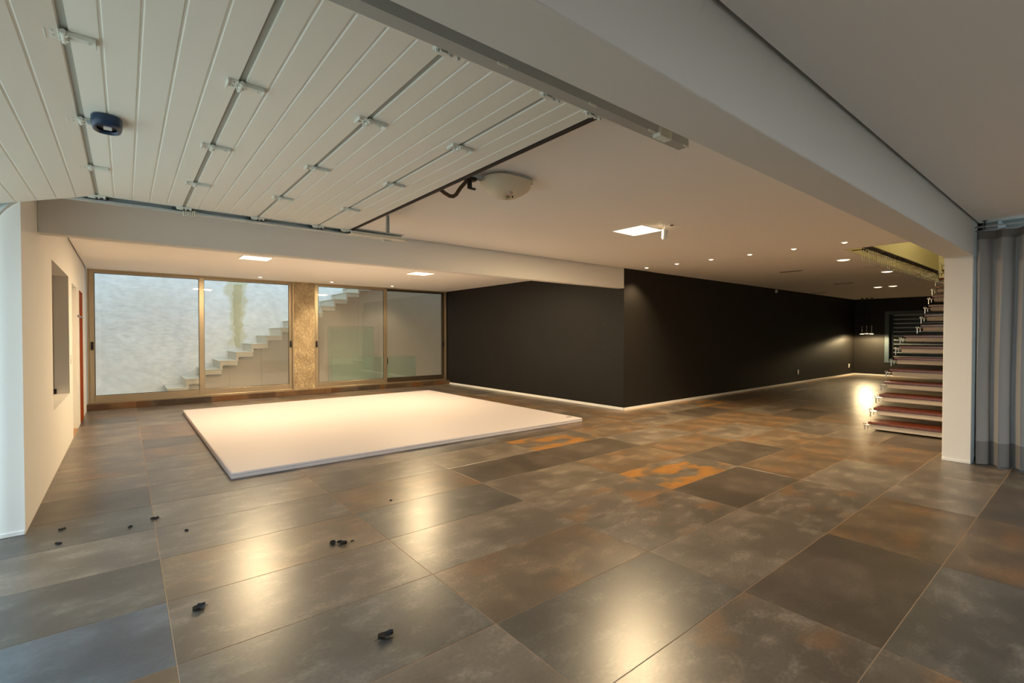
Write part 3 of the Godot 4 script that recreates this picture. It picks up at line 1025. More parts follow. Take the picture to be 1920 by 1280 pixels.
func panel_lamp(at: Vector3, label: String, e: float, c := WARM) -> void:
	var t := thing("ceiling_light", at, label, "ceiling light", "square ceiling light panels")
	var st := begin()
	for b in [[-0.21, 0.21, -0.21, -0.198], [-0.21, 0.21, 0.198, 0.21], [-0.21, -0.198, -0.198, 0.198], [0.198, 0.21, -0.198, 0.198]]:
		cbox(st, Vector3(b[0], -0.008, b[2]), Vector3(b[1], 0.02, b[3]), 0.002)
	obj("frame", st, M.white_trim, t)
	st = begin()
	box(st, Vector3(-0.199, -0.004, -0.199), Vector3(0.199, 0.01, 0.199))
	obj("diffuser", st, M.glow, t)
	area(t, 0.39, e, c, -0.010)

func spot(called: String, at: Vector3, r: float, label: String, group: String, e: float, lit := true) -> void:
	var t := thing(called, at, label, "downlight", group)
	var st := begin(true)
	lathe(st, Vector3.ZERO, [Vector2(r, 0.02), Vector2(r * 1.32, 0.0), Vector2(r * 1.32, -0.004), Vector2(r * 1.05, -0.006), Vector2(r, 0.004)], 20)
	obj("trim_ring", st, M.white_trim, t)
	st = begin()
	lathe(st, Vector3.ZERO, [Vector2(0.0, -0.016), Vector2(r * 0.55, -0.0135), Vector2(r * 0.95, -0.005), Vector2(r * 0.95, 0.012), Vector2(0, 0.012)], 20)
	obj("lens", st, M.glow if lit else M.lens_off, t)
	if lit:
		var l := SpotLight3D.new()
		l.name = "lamp_light"
		l.light_energy = e
		l.light_color = WARM
		l.light_size = r
		l.spot_angle = 55.0
		l.spot_angle_attenuation = 0.7
		l.spot_range = 30.0
		l.spot_attenuation = 2.0
		l.shadow_enabled = true
		l.rotation.x = -PI / 2
		l.position = Vector3(0, -0.03, 0)
		t.add_child(l, true)

func build_lamps() -> void:
	panel_lamp(Vector3(4.56, CEIL, -3.38), "square glowing ceiling panel in the middle bay beside the swivel spotlight", PANEL_E)
	panel_lamp(Vector3(1.59, CEIL, -8.31), "square glowing ceiling panel of the back bay above the left sliding door", BACK_E)
	panel_lamp(Vector3(4.49, CEIL, -8.42), "square glowing ceiling panel of the back bay nearer the black wall", BACK_E)
	panel_lamp(Vector3(1.59, CEIL, 1.9), "unseen glowing ceiling panel added in the near bay by the garage wall", ADDED_NEAR_E, COOL)  # this panel and the next are added behind the camera as fill light
	panel_lamp(Vector3(4.49, CEIL, 1.9), "unseen glowing ceiling panel added in the near bay by the curtained window", ADDED_NEAR_E, COOL)
	var pos := ["first, by the black corner", "second from the black corner", "third from the black corner", "fourth from the black corner", "second from the stairwell", "last, by the stairwell opening"]
	for k in 6:
		spot("downlight", Vector3(7.21, CEIL, -5.154 + 0.602 * k), 0.033, "small round downlight in a row of six, " + pos[k], "row of six small downlights", SPOT_E)
	for k in 3:
		spot("downlight", Vector3(2.18 + 1.455 * k, CEIL, -10.98), 0.036, "small downlight over the glazed wall, " + ["above the left sliding door", "above the concrete pillar side of the right door", "nearest to the black wall"][k], "downlights above the glazed wall", SPOT_E * 0.8)
	var far := [[8.90, -2.66, "large downlight beside the near corner of the stairwell opening"], [11.20, -2.64, "large downlight below the hanging crystals"], [14.68, -3.64, "left one of the pair of large far downlights"], [14.64, -3.33, "right one of the pair of large far downlights"]]
	for f in far:
		spot("round_downlight", Vector3(f[0], CEIL, f[1]), 0.085, f[2], "large downlights of the far hall", SPOT_E * 0.8)
	var off := [[10.05, -2.66, "unlit pale downlight next to the hanging crystals, nearest to the beam"], [12.24, -2.65, "unlit pale downlight halfway along the stairwell opening"], [13.45, -2.65, "unlit pale downlight near the end of the hanging crystals"], [17.1, -3.18, "unlit pale downlight furthest away beside the top treads"]]
	for f in off:
		spot("round_downlight", Vector3(f[0], CEIL, f[1]), 0.075, f[2], "unlit downlights of the far hall", 0.0, false)
	# unseen lamp, added to light the upper stairwell
	var t := thing("added_stairwell_lamp", Vector3(10.6, 5.29, -1.7), "unseen warm square lamp added up in the stairwell", "ceiling light")
	var st := begin()
	cbox(st, Vector3(-0.2, -0.04, -0.2), Vector3(0.2, 0.01, 0.2), 0.004)
	obj("diffuser", st, M.glow, t)
	area(t, 0.4, STAIR_E, Color(1.0, 0.965, 0.82), -0.045)

# ==================================================================== garage door
const DY := 2.335
const DL := -4.43
const DR := -1.40

# underside of a door section in its own axes: x along the section from 0 to w, y up from its skin
func section_mesh(w: float, first_groove: float) -> ArrayMesh:
	var st := begin()
	var low := PackedVector2Array([Vector2(0.0125, 0.008), Vector2(0.014, 0.0)])
	var x := first_groove
	while x < w - 0.03:
		for p in [[-0.006, 0.0], [-0.0025, 0.0045], [0.0025, 0.0045], [0.006, 0.0]]:
			low.append(Vector2(x + p[0], p[1]))
		x += 0.1005
	low.append(Vector2(w - 0.012, 0.0))
	low.append(Vector2(w - 0.009, 0.008))
	var pts := low.duplicate()
	pts.append(Vector2(w - 0.001, 0.012))
	pts.append(Vector2(w - 0.001, 0.038))
	pts.append(Vector2(0.001, 0.038))
	pts.append(Vector2(0.001, 0.012))
	prism(st, pts, 2, DL, DR - 0.035)
	return finish(st)

func stile_mesh(w: float) -> ArrayMesh:
	var st := begin()
	cbox(st, Vector3(0.004, -0.0012, DR - 0.036), Vector3(w - 0.004, 0.039, DR), 0.002)
	cbox(st, Vector3(0.004, -0.0012, DL - 0.002), Vector3(w - 0.004, 0.039, DL + 0.022), 0.002)
	return finish(st)

func hinge_mesh() -> ArrayMesh:
	var st := begin()
	cbox(st, Vector3(-0.046, -0.004, -0.032), Vector3(-0.010, 0.0, 0.032), 0.0015)
	cbox(st, Vector3(-0.048, -0.014, -0.032), Vector3(-0.042, 0.0, 0.032), 0.001)
	rod(st, Vector3(0, -0.009, -0.036), Vector3(0, -0.009, 0.036), 0.0085)
	cbox(st, Vector3(-0.012, -0.016, -0.022), Vector3(0.012, 0.0, -0.012), 0.001)
	cbox(st, Vector3(-0.012, -0.016, 0.012), Vector3(0.012, 0.0, 0.022), 0.001)
	cbox(st, Vector3(0.008, -0.003, -0.026), Vector3(0.078, 0.0, 0.028), 0.001)
	cbox(st, Vector3(0.008, -0.016, 0.024), Vector3(0.080, 0.0, 0.028), 0.001)
	cbox(st, Vector3(0.076, -0.016, -0.020), Vector3(0.080, 0.0, 0.028), 0.001)
	for b in [[-0.028, -0.016], [-0.028, 0.016], [0.060, -0.010], [0.060, 0.014]]:
		rod(st, Vector3(b[0], -0.010, b[1]), Vector3(b[0], 0, b[1]), 0.006, 0.007, 6)
	return finish(st)

func build_garage_door() -> void:
	var d := thing("garage_door", Vector3(0, DY, 0), "raised cream sectional garage door with grooved panels under the ceiling", "garage door")
	# rows: start x, width, first groove
	var rows := [[-0.145, 0.5030, 0.0], [0.358, 0.5055, 0.0], [0.8635, 0.4835, 0.0], [1.347, 0.288, 0.0]]
	for k in 4:
		var p := put("panel", section_mesh(rows[k][1], 0.094), M.door_steel, d)
		p.position = Vector3(rows[k][0], 0, 0)
		put("end_stile", stile_mesh(rows[k][1]), M.door_steel, p)
	# the section that already leans into the bend of the track, and the next one
	var lean := [[-0.145, 0.0, 16.0], [-0.630, -0.139, 52.0]]
	for k in 2:
		var p := put("panel", section_mesh(0.503, 0.094), M.door_steel, d)
		if k == 1:
			p.free()
			continue
		p.rotation.z = deg_to_rad(lean[k][2])
		p.position = Vector3(lean[k][0], lean[k][1], 0) - Vector3(0.503, 0, 0).rotated(Vector3(0, 0, 1), deg_to_rad(lean[k][2]))
		put("end_stile", stile_mesh(0.503), M.door_steel, p)
	# lips that close the joints from behind
	var st := begin()
	for x in [-0.145, 0.358, 0.8635, 1.347]:
		box(st, Vector3(x - 0.010, 0.0075, DL + 0.02), Vector3(x + 0.0115, 0.014, DR - 0.03))
	obj("joint_strip", st, M.seam, d)
	st = begin()
	cbox(st, Vector3(1.634, -0.004, DL), Vector3(1.660, 0.042, DR), 0.003)
	obj("top_seal", st, M.rubber, d)
	var hm := hinge_mesh()
	for x in [-0.145, 0.358, 0.8635, 1.347]:
		for z in [-2.12, -2.905, -3.685]:
			var h := put("hinge", hm, M.hinge, d)
			h.position = Vector3(x, 0, z)
	# end hinges and rollers
	for x in [-0.145, 0.358, 0.8635, 1.347, 1.60]:
		for s in [0, 1]:
			var z := DL + 0.012 if s == 0 else DR - 0.022
			var out := -1.0 if s == 0 else 1.0
			st = begin()
			cbox(st, Vector3(x - 0.05, -0.012, z - 0.016), Vector3(x + 0.05, 0.0, z + 0.016), 0.002)
			cbox(st, Vector3(x - 0.035, -0.022, z - 0.012), Vector3(x - 0.005, -0.010, z + 0.014), 0.002)
			for bx in [-0.04, 0.012, 0.042]:
				rod(st, Vector3(x + bx, -0.022, z), Vector3(x + bx, -0.008, z), 0.007, 0.008, 6)
			var e := obj("end_hinge", st, M.hinge, d)
			st = begin()
			rod(st, Vector3(x, -0.002, z), Vector3(x, -0.002, z + out * 0.05), 0.006)
			rod(st, Vector3(x, -0.002, z + out * 0.036), Vector3(x, -0.002, z + out * 0.062), 0.024, 0.024, 16)
			if s == 0: cbox(st, Vector3(x - 0.075, -0.024, z - 0.052), Vector3(x + 0.062, 0.020, z - 0.030), 0.009)
			obj("roller", st, M.galv_dark, e)
	# dark blue pull attached to the hinge of the bent joint
	var t := thing("door_pull", Vector3(-0.055, DY - 0.004, -2.84), "dark blue plastic door pull with a pale sticker under the garage door", "handle")
	st = begin(true)
	var rings := []
	for a in 25:
		var th := TAU * a / 24.0
		var c := cos(th)
		var s := sin(th)
		rings.append(Vector2(signf(c) * pow(absf(c), 0.7), signf(s) * pow(absf(s), 0.7)))
	var levels := [[1.0, 0.0], [1.0, -0.022], [0.90, -0.040], [0.70, -0.046], [0.62, -0.034]]
	for l in levels.size() - 1:
		for a in 24:
			var f := func(q: Vector2, lv: Array) -> Vector3: return Vector3(q.x * 0.056 * lv[0], lv[1], q.y * 0.082 * lv[0])
			var out := Vector3((rings[a].x + rings[a + 1].x), -0.6, (rings[a].y + rings[a + 1].y)) * (1.0 if l < 3 else -1.0)
			quad(st, f.call(rings[a], levels[l]), f.call(rings[a + 1], levels[l]), f.call(rings[a + 1], levels[l + 1]), f.call(rings[a], levels[l + 1]), out)
	put("cup", finish(st, true), M.navy, t)
	st = begin()
	lathe(st, Vector3.ZERO, [Vector2(0.0, -0.03), Vector2(0.036, -0.03), Vector2(0.036, -0.002)], 20)
	obj("cup_floor", st, M.navy_dark, t)
	st = begin()
	cbox(st, Vector3(-0.012, -0.036, -0.026), Vector3(0.018, -0.030, 0.020), 0.001)
	obj("sticker", st, M.sticker, t)
	st = begin()
	cbox(st, Vector3(-0.072, -0.016, -0.062), Vector3(-0.050, -0.002, -0.036), 0.003)
	obj("lug", st, M.galv, t)

func track_path() -> PackedVector2Array:
	var p := PackedVector2Array([Vector2(-0.657, 0.0), Vector2(-0.657, 1.0), Vector2(-0.657, 2.0)])
	for k in range(1, 13):
		var a := PI - (PI / 2) * k / 12.0
		p.append(Vector2(-0.357 + 0.3 * cos(a), 2.0 + 0.3 * sin(a)))
	p.append(Vector2(0.6, 2.30))
	p.append(Vector2(2.19, 2.30))
	return p

func rib_clamp(parent: Node, x: float, z: float, n: int, y := 2.296) -> void:
	var st := begin()
	for k in n:
		cbox(st, Vector3(x + k * 0.014, y - 0.012, z - 0.022), Vector3(x + k * 0.014 + 0.009, y + 0.03, z + 0.022), 0.002)
	cbox(st, Vector3(x - 0.004, y + 0.0, z - 0.018), Vector3(x + n * 0.014, y + 0.026, z + 0.018), 0.002)
	obj("ribbed_stop", st, M.nylon, parent)

func build_tracks() -> void:
	for s in 2:
		var w := -4.512 if s == 0 else -1.322
		var i := w + 0.055 if s == 0 else w - 0.055
		var q := 0.003 if s == 0 else -0.003
		var sect := v2([0, w, 0, i, 0.012, i, 0.012, i - q, 0.003, i - q, 0.003, w + q, 0.067, w + q, 0.067, i - q, 0.058, i - q, 0.058, i, 0.07, i, 0.07, w])
		var t := thing("door_track", Vector3.ZERO, ["galvanised roller track of the garage door along the back bay beam", "grey roller track of the garage door along the broad near beam"][s], "door track", "roller tracks of the garage door")
		var st := begin()
		sweep(st, track_path(), sect)
		obj("rail", st, M.galv if s == 0 else M.track_paint, t)
		if s == 0:
			rib_clamp(t, 0.355, -4.474, 6)
			rib_clamp(t, 1.975, -4.474, 6, 2.288)
			st = begin()
			prism(st, v2([2.035, -4.520, 2.035, -4.535, 2.070, -4.535, 2.070, -4.520, 2.060, -4.520, 2.060, -4.530, 2.045, -4.530, 2.045, -4.520]), 1, 2.36, CEIL)
			rod(st, Vector3(2.055, 2.40, -4.515), Vector3(2.055, 2.40, -4.545), 0.010, 0.010, 6)
			obj("hanger", st, M.galv, t)
			st = begin()
			cbox(st, Vector3(1.62, 2.296, -4.46), Vector3(2.19, 2.3005, -4.35), 0.0015)
			cbox(st, Vector3(1.62, 2.296, -4.354), Vector3(2.19, 2.318, -4.35), 0.0015)
			obj("end_plate", st, M.nylon, t)
		else:
			rib_clamp(t, 1.93, -1.328, 7, 2.298)
			for x in [0.45, 1.00, 1.46, 1.86, 2.14]:
				st = begin()
				cbox(st, Vector3(x, 2.292, -1.3225), Vector3(x + 0.045, 2.300, -1.3175), 0.0005)
				obj("slot_tab", st, M.hinge, t)
			for x in [0.5, 2.02]:
				st = begin()
				cbox(st, Vector3(x, 2.365, -1.33), Vector3(x + 0.03, CEIL, -1.30), 0.002)
				obj("hanger", st, M.galv, t)

func build_opener() -> void:
	var t := thing("garage_door_opener", Vector3(2.27, 2.53, -2.88), "cream garage door opener with rail and bent arm hanging from the ceiling", "door opener")
	var st := begin(true)
	var n := 48
	var hull := func(a: float, r: float) -> Vector3:
		var c := cos(a)
		var s := sin(a)
		var x := signf(c) * pow(absf(c), 0.72) * 0.205 * r
		var z := signf(s) * pow(absf(s), 0.72) * 0.150 * r
		var y := -0.118 * pow(maxf(0.0, 1.0 - pow(r, 2.6)), 0.62)
		# the lens side is fuller than the rear side
		return Vector3(x, y * (1.0 - 0.12 * s), z)
	var radii := [0.0, 0.2, 0.4, 0.55, 0.68, 0.78, 0.86, 0.92, 0.96, 0.985, 1.0]
	for a in n:
		for k in radii.size() - 1:
			var a0 := TAU * a / n
			var a1 := TAU * (a + 1) / n
			var out := Vector3(cos(a0) * radii[k + 1], -1.1 + radii[k], sin(a0) * radii[k + 1])
			quad(st, hull.call(a0, radii[k]), hull.call(a1, radii[k]), hull.call(a1, radii[k + 1]), hull.call(a0, radii[k + 1]), out)
		tri(st, Vector3.ZERO, hull.call(TAU * a / n, 1.0), hull.call(TAU * (a + 1) / n, 1.0), Vector3.UP)
	put("housing", finish(st, true), M.cream, t)
	# raised front cover with a curved rim
	st = begin(true)
	for a in range(8, 33):
		for k in range(0, radii.size() - 1):
			var f := func(aa: float, r: float) -> Vector3:
				var q: Vector3 = hull.call(aa, r)
				return q + Vector3(0, -0.006, 0) + Vector3(q.x, 0, q.z) * 0.02
			var a0 := TAU * a / n
			var a1 := TAU * (a + 1) / n
			quad(st, f.call(a0, radii[k]), f.call(a1, radii[k]), f.call(a1, radii[k + 1]), f.call(a0, radii[k + 1]), Vector3(cos(a0) * radii[k + 1], -1.1 + radii[k], sin(a0) * radii[k + 1]))
	put("front_cover", finish(st, true), M.cream, t)
	st = begin(true)
	lathe(st, Vector3(-0.02, -0.1125, 0.055), [Vector2(0.0, -0.004), Vector2(0.018, -0.003), Vector2(0.026, 0.002), Vector2(0.026, 0.02)], 20)
	put("light_lens", finish(st, true), M.pinkish, t)
	st = begin()
	rod(st, Vector3(0.03, -0.1255, 0.03), Vector3(0.03, -0.105, 0.03), 0.005)
	obj("button", st, M.black_plastic, t)
	st = begin()
	for k in 7:
		var x := -0.09 + 0.034 * k
		cbox(st, Vector3(x, -0.028, 0.118), Vector3(x + 0.022, 0.022, 0.122), 0.0008)
	cbox(st, Vector3(-0.094, 0.012, 0.117), Vector3(0.15, 0.0226, 0.123), 0.001)
	cbox(st, Vector3(-0.094, -0.030, 0.117), Vector3(0.15, -0.018, 0.123), 0.001)
	obj("perforated_bracket", st, M.galv, t)
	for z in [-0.05, 0.046]:
		st = begin()
		cbox(st, Vector3(0.05, 0.0, z), Vector3(0.09, 0.0226, z + 0.004), 0.001)
		obj("mounting_lug", st, M.galv, t)
	# rail to the lintel
	st = begin()
	cbox(st, Vector3(-3.3, -0.028, -0.05), Vector3(-0.10, 0.004, -0.046), 0.001)
	cbox(st, Vector3(-3.3, -0.028, -0.014), Vector3(-0.10, 0.004, -0.010), 0.001)
	cbox(st, Vector3(-3.3, 0.001, -0.05), Vector3(-0.10, 0.005, -0.010), 0.001)
	obj("rail", st, M.galv, t)
	st = begin()
	cbox(st, Vector3(-0.37, -0.052, -0.055), Vector3(-0.27, -0.024, -0.005), 0.006)
	cbox(st, Vector3(-0.335, -0.105, -0.042), Vector3(-0.305, -0.050, -0.018), 0.004)
	cbox(st, Vector3(-0.335, -0.112, -0.040), Vector3(-0.270, -0.098, -0.020), 0.004)
	obj("trolley", st, M.black_plastic, t)
	# bent arm from trolley to the top of the door
	st = begin()
	var pth := PackedVector2Array([Vector2(-0.585, -0.150), Vector2(-0.53, -0.178), Vector2(-0.490, -0.192), Vector2(-0.460, -0.190), Vector2(-0.435, -0.172), Vector2(-0.40, -0.120), Vector2(-0.33, -0.040)])
	sweep(st, pth, v2([-0.013, -0.034, -0.013, -0.026, 0.013, -0.026, 0.013, -0.034]))
	obj("arm", st, M.alu_dark, t)
	st = begin()
	cbox(st, Vector3(-0.640, -0.158, -0.060), Vector3(-0.575, -0.150, 0.0), 0.002)
	cbox(st, Vector3(-0.625, -0.176, -0.052), Vector3(-0.570, -0.135, -0.044), 0.002)
	cbox(st, Vector3(-0.625, -0.176, -0.016), Vector3(-0.570, -0.135, -0.008), 0.002)
	rod(st, Vector3(-0.588, -0.155, -0.062), Vector3(-0.588, -0.155, 0.002), 0.009)
	obj("door_bracket", st, M.galv, t)

# ==================================================================== mat, curtain
func build_mat() -> void:
	var t := thing("floor_mat", Vector3(3.17, 0, -7.60), "huge cream white mat lying flat on the tiles of the back bay", "mat")
	var hx := 2.405
	var hz := 2.43
	var prof := [Vector2(0.004, 0.002), Vector2(0.0, 0.010), Vector2(0.0, 0.030), Vector2(0.006, 0.033), Vector2(0.006, 0.037), Vector2(0.0, 0.040), Vector2(0.001, 0.052), Vector2(0.006, 0.059), Vector2(0.016, 0.062)]
	var st := begin()
	var ring := func(p: Vector2) -> Array:
		return [Vector3(-hx + p.x, p.y, -hz + p.x), Vector3(hx - p.x, p.y, -hz + p.x), Vector3(hx - p.x, p.y, hz - p.x), Vector3(-hx + p.x, p.y, hz - p.x)]
	for k in prof.size() - 1:
		var a: Array = ring.call(prof[k])
		var b: Array = ring.call(prof[k + 1])
		for e in 4:
			var f := (e + 1) % 4
			var o: Vector3 = a[e] + a[f]
			o.y = 0
			quad(st, a[e], a[f], b[f], b[e], o.normalized() + Vector3(0, 0.4 if k > 5 else 0.0, 0))
	var top: Array = ring.call(prof[-1])
	quad(st, top[0], top[1], top[2], top[3], Vector3.UP)
	var bot: Array = ring.call(prof[0])
	quad(st, bot[0], bot[1], bot[2], bot[3], Vector3.DOWN)
	obj("pad", st, M.mat_top, t)
	st = begin()
	for b in [[-0.055, 0.055, -0.014, 0.014]]:
		cbox(st, Vector3(2.30 + b[0], 0.0615, 2.24 + b[2]), Vector3(2.30 + b[1], 0.0635, 2.24 + b[3]), 0.0008)
	obj("sewn_label", st, M.bronze, t)

func build_curtain() -> void:
	var t := thing("curtain", Vector3(7.01, 0, 0), "long grey pleated curtain hanging to the floor beside the column", "curtain")
	var z0 := -0.885
	var n := 460
	var wob := noise(77, 1.4, 2)
	var at := func(z: float, y: float) -> Vector3:
		var low := clampf((2.40 - y) / 2.4, 0.0, 1.0)
		var ph := TAU * (z - z0) / 0.157 + 0.5 * wob.get_noise_2d(z * 3.0, y * 0.25)
		var amp := 0.052 + 0.018 * low + 0.012 * wob.get_noise_2d(z * 5.0, 9.0)
		var x := -amp * (sin(ph) + 0.22 * sin(2.0 * ph + 0.6))
		if y > 2.36: x *= 0.55
		return Vector3(x, y, z + 0.016 * sin(ph * 2.0 + 1.0) * low)
	var sheets := [["cloth", [0.25, 0.6, 1.0, 1.4, 1.8, 2.1, 2.36], M.cloth, 0.0], ["hem", [0.012, 0.09, 0.17, 0.25], M.cloth_hem, 0.003], ["heading", [2.36, 2.40, 2.445], M.cloth_hem, 0.0]]
	for s in sheets:
		for side in 1:
			var st := begin(true)
			for i in n:
				var za := z0 + 0.0055 * i
				var zb := za + 0.0055
				for k in s[1].size() - 1:
					var o := Vector3(-s[3], 0, 0)
					quad(st, at.call(za, s[1][k]) + o, at.call(zb, s[1][k]) + o, at.call(zb, s[1][k + 1]) + o, at.call(za, s[1][k + 1]) + o, Vector3(-1, 0, 0))
			put(s[0], finish(st, true), s[2], t)
	var r := thing("curtain_rail", Vector3(7.01, 2.475, -0.9), "double chrome curtain rail under the ceiling beside the column", "curtain rail")
	var st2 := begin()
	rod(st2, Vector3(-0.045, 0.012, 0.0), Vector3(-0.045, 0.012, 4.9), 0.0075)
	rod(st2, Vector3(0.0, -0.02, 0.0), Vector3(0.0, -0.02, 4.9), 0.0065)
	obj("rod", st2, M.chrome, r)
	for z in [0.075, 1.6, 3.2, 4.7]:
		st2 = begin()
		rod(st2, Vector3(-0.02, 0.0, z), Vector3(-0.02, CEIL - 2.475, z), 0.006)
		cbox(st2, Vector3(-0.055, -0.02, z - 0.004), Vector3(0.01, 0.012, z + 0.004), 0.002)
		lathe(st2, Vector3(-0.02, CEIL - 2.475 - 0.005, z), [Vector2(0, 0), Vector2(0.02, 0), Vector2(0.02, 0.005)], 12)
		obj("bracket", st2, M.galv_dark, r)
	# the window wall behind it
	var w := Node3D.new()
	w.name = "window_5"
	add_child(w, true)
	tag(w, "full height tinted window behind the grey curtain", "window", "", "structure")
	var st := begin()
	for z in [-0.895, 0.85, 2.55, 4.15]:
		cbox(st, Vector3(7.16, 0.0, z - 0.03 if z > -0.8 else z), Vector3(7.24, 2.60, z + 0.03), 0.004)
	cbox(st, Vector3(7.16, 0.0, -0.9), Vector3(7.24, 0.05, 4.2), 0.004)
	obj("window_frame", st, M.galv_dark, w)
	for p in [[-0.86, 0.82], [0.88, 2.52], [2.58, 4.12]]:
		st = begin()
		box(st, Vector3(7.197, 0.05, p[0]), Vector3(7.203, 2.59, p[1]))
		var tint := mat(Color(0.45, 0.62, 0.66, 0.12), 0.0)
		tint.transparency = BaseMaterial3D.TRANSPARENCY_ALPHA
		obj("pane", st, tint, w)

# ==================================================================== chandelier, pendants
func build_chandelier() -> void:
	var t := thing("crystal_chandelier", Vector3(7.87, 2.565, -2.1), "long row of hanging crystal rods along the stairwell opening", "chandelier")
	var st := begin()
	cbox(st, Vector3(-0.01, 0.0, -0.05), Vector3(4.38, 0.018, 0.05), 0.004)
	obj("bar", st, M.bronze, t)
	for x in [0.3, 2.2, 4.1]:
		st = begin()
		rod(st, Vector3(x, 0.010, -0.05), Vector3(x, 0.010, -0.236), 0.006, 0.006, 6)
		obj("wall_bracket", st, M.bronze, t)
	var dm := begin()
	rod(dm, Vector3(0, 0, 0), Vector3(0, -0.045, 0), 0.003, 0.003, 6)
	rod(dm, Vector3(0, -0.020, 0), Vector3(0, -0.045, 0), 0.008, 0.010, 6)
	var hook := finish(dm)
	var dc := begin()
	lathe(dc, Vector3.ZERO, [Vector2(0.0, -0.195), Vector2(0.007, -0.18), Vector2(0.009, -0.06), Vector2(0.005, -0.045), Vector2(0.0, -0.044)], 6)
	var drop := finish(dc)
	for k in 44:
		for s in [-1, 1]:
			var x := 0.02 + 0.099 * k + (0.05 if s > 0 else 0.0)
			if x > 4.36: continue
			var h := put("crystal_hook", hook, M.bronze, t)
			h.position = Vector3(x, 0.0, 0.034 * s)
			put("crystal_rod", drop, M.crystal, h)

func build_pendants() -> void:
	var at := [Vector3(18.8, 1.385, -5.08), Vector3(18.8, 1.395, -4.95), Vector3(18.8, 1.39, -4.82)]
	var which := ["leftmost of three small pendant lamps before the far corner", "middle one of three small pendant lamps before the far corner", "rightmost of three small pendant lamps before the far corner"]
	for k in 3:
		var t := thing("pendant_lamp", at[k], which[k], "pendant lamp", "cluster of three pendant lamps")
		var st := begin(true)
		lathe(st, Vector3.ZERO, [Vector2(0.058, 0.0), Vector2(0.060, 0.012), Vector2(0.030, 0.040), Vector2(0.014, 0.07), Vector2(0.012, 0.11), Vector2(0.020, 0.13), Vector2(0.012, 0.15), Vector2(0.010, 0.19), Vector2(0.024, 0.215), Vector2(0.026, 0.24), Vector2(0.010, 0.255), Vector2(0.0, 0.256)], 18)
		put("shade", finish(st, true), M.chrome, t)
		st = begin()
		lathe(st, Vector3.ZERO, [Vector2(0.0, -0.012), Vector2(0.05, -0.010), Vector2(0.057, 0.002), Vector2(0.0, 0.006)], 18)
		obj("glowing_disc", st, M.glow, t)
		st = begin()
		rod(st, Vector3(0, 0.25, 0), Vector3(0, CEIL - at[k].y, 0), 0.0025, 0.0025, 6)
		obj("cord", st, M.handle_black, t)
		st = begin()
		lathe(st, Vector3(0, CEIL - at[k].y - 0.03, 0), [Vector2(0, 0), Vector2(0.03, 0.0), Vector2(0.04, 0.03)], 14)
		obj("canopy", st, M.handle_black, t)
		var l := SpotLight3D.new()
		l.name = "lamp_light"
		l.light_energy = PENDANT_E
		l.light_color = Color(1.0, 0.88, 0.66)
		l.light_size = 0.09
		l.spot_angle = 86.0
		l.spot_angle_attenuation = 0.15
		l.spot_range = 30.0
		l.spot_attenuation = 2.0
		l.shadow_enabled = true
		l.rotation.x = -PI / 2
		l.position = Vector3(0, -0.02, 0)
		t.add_child(l, true)

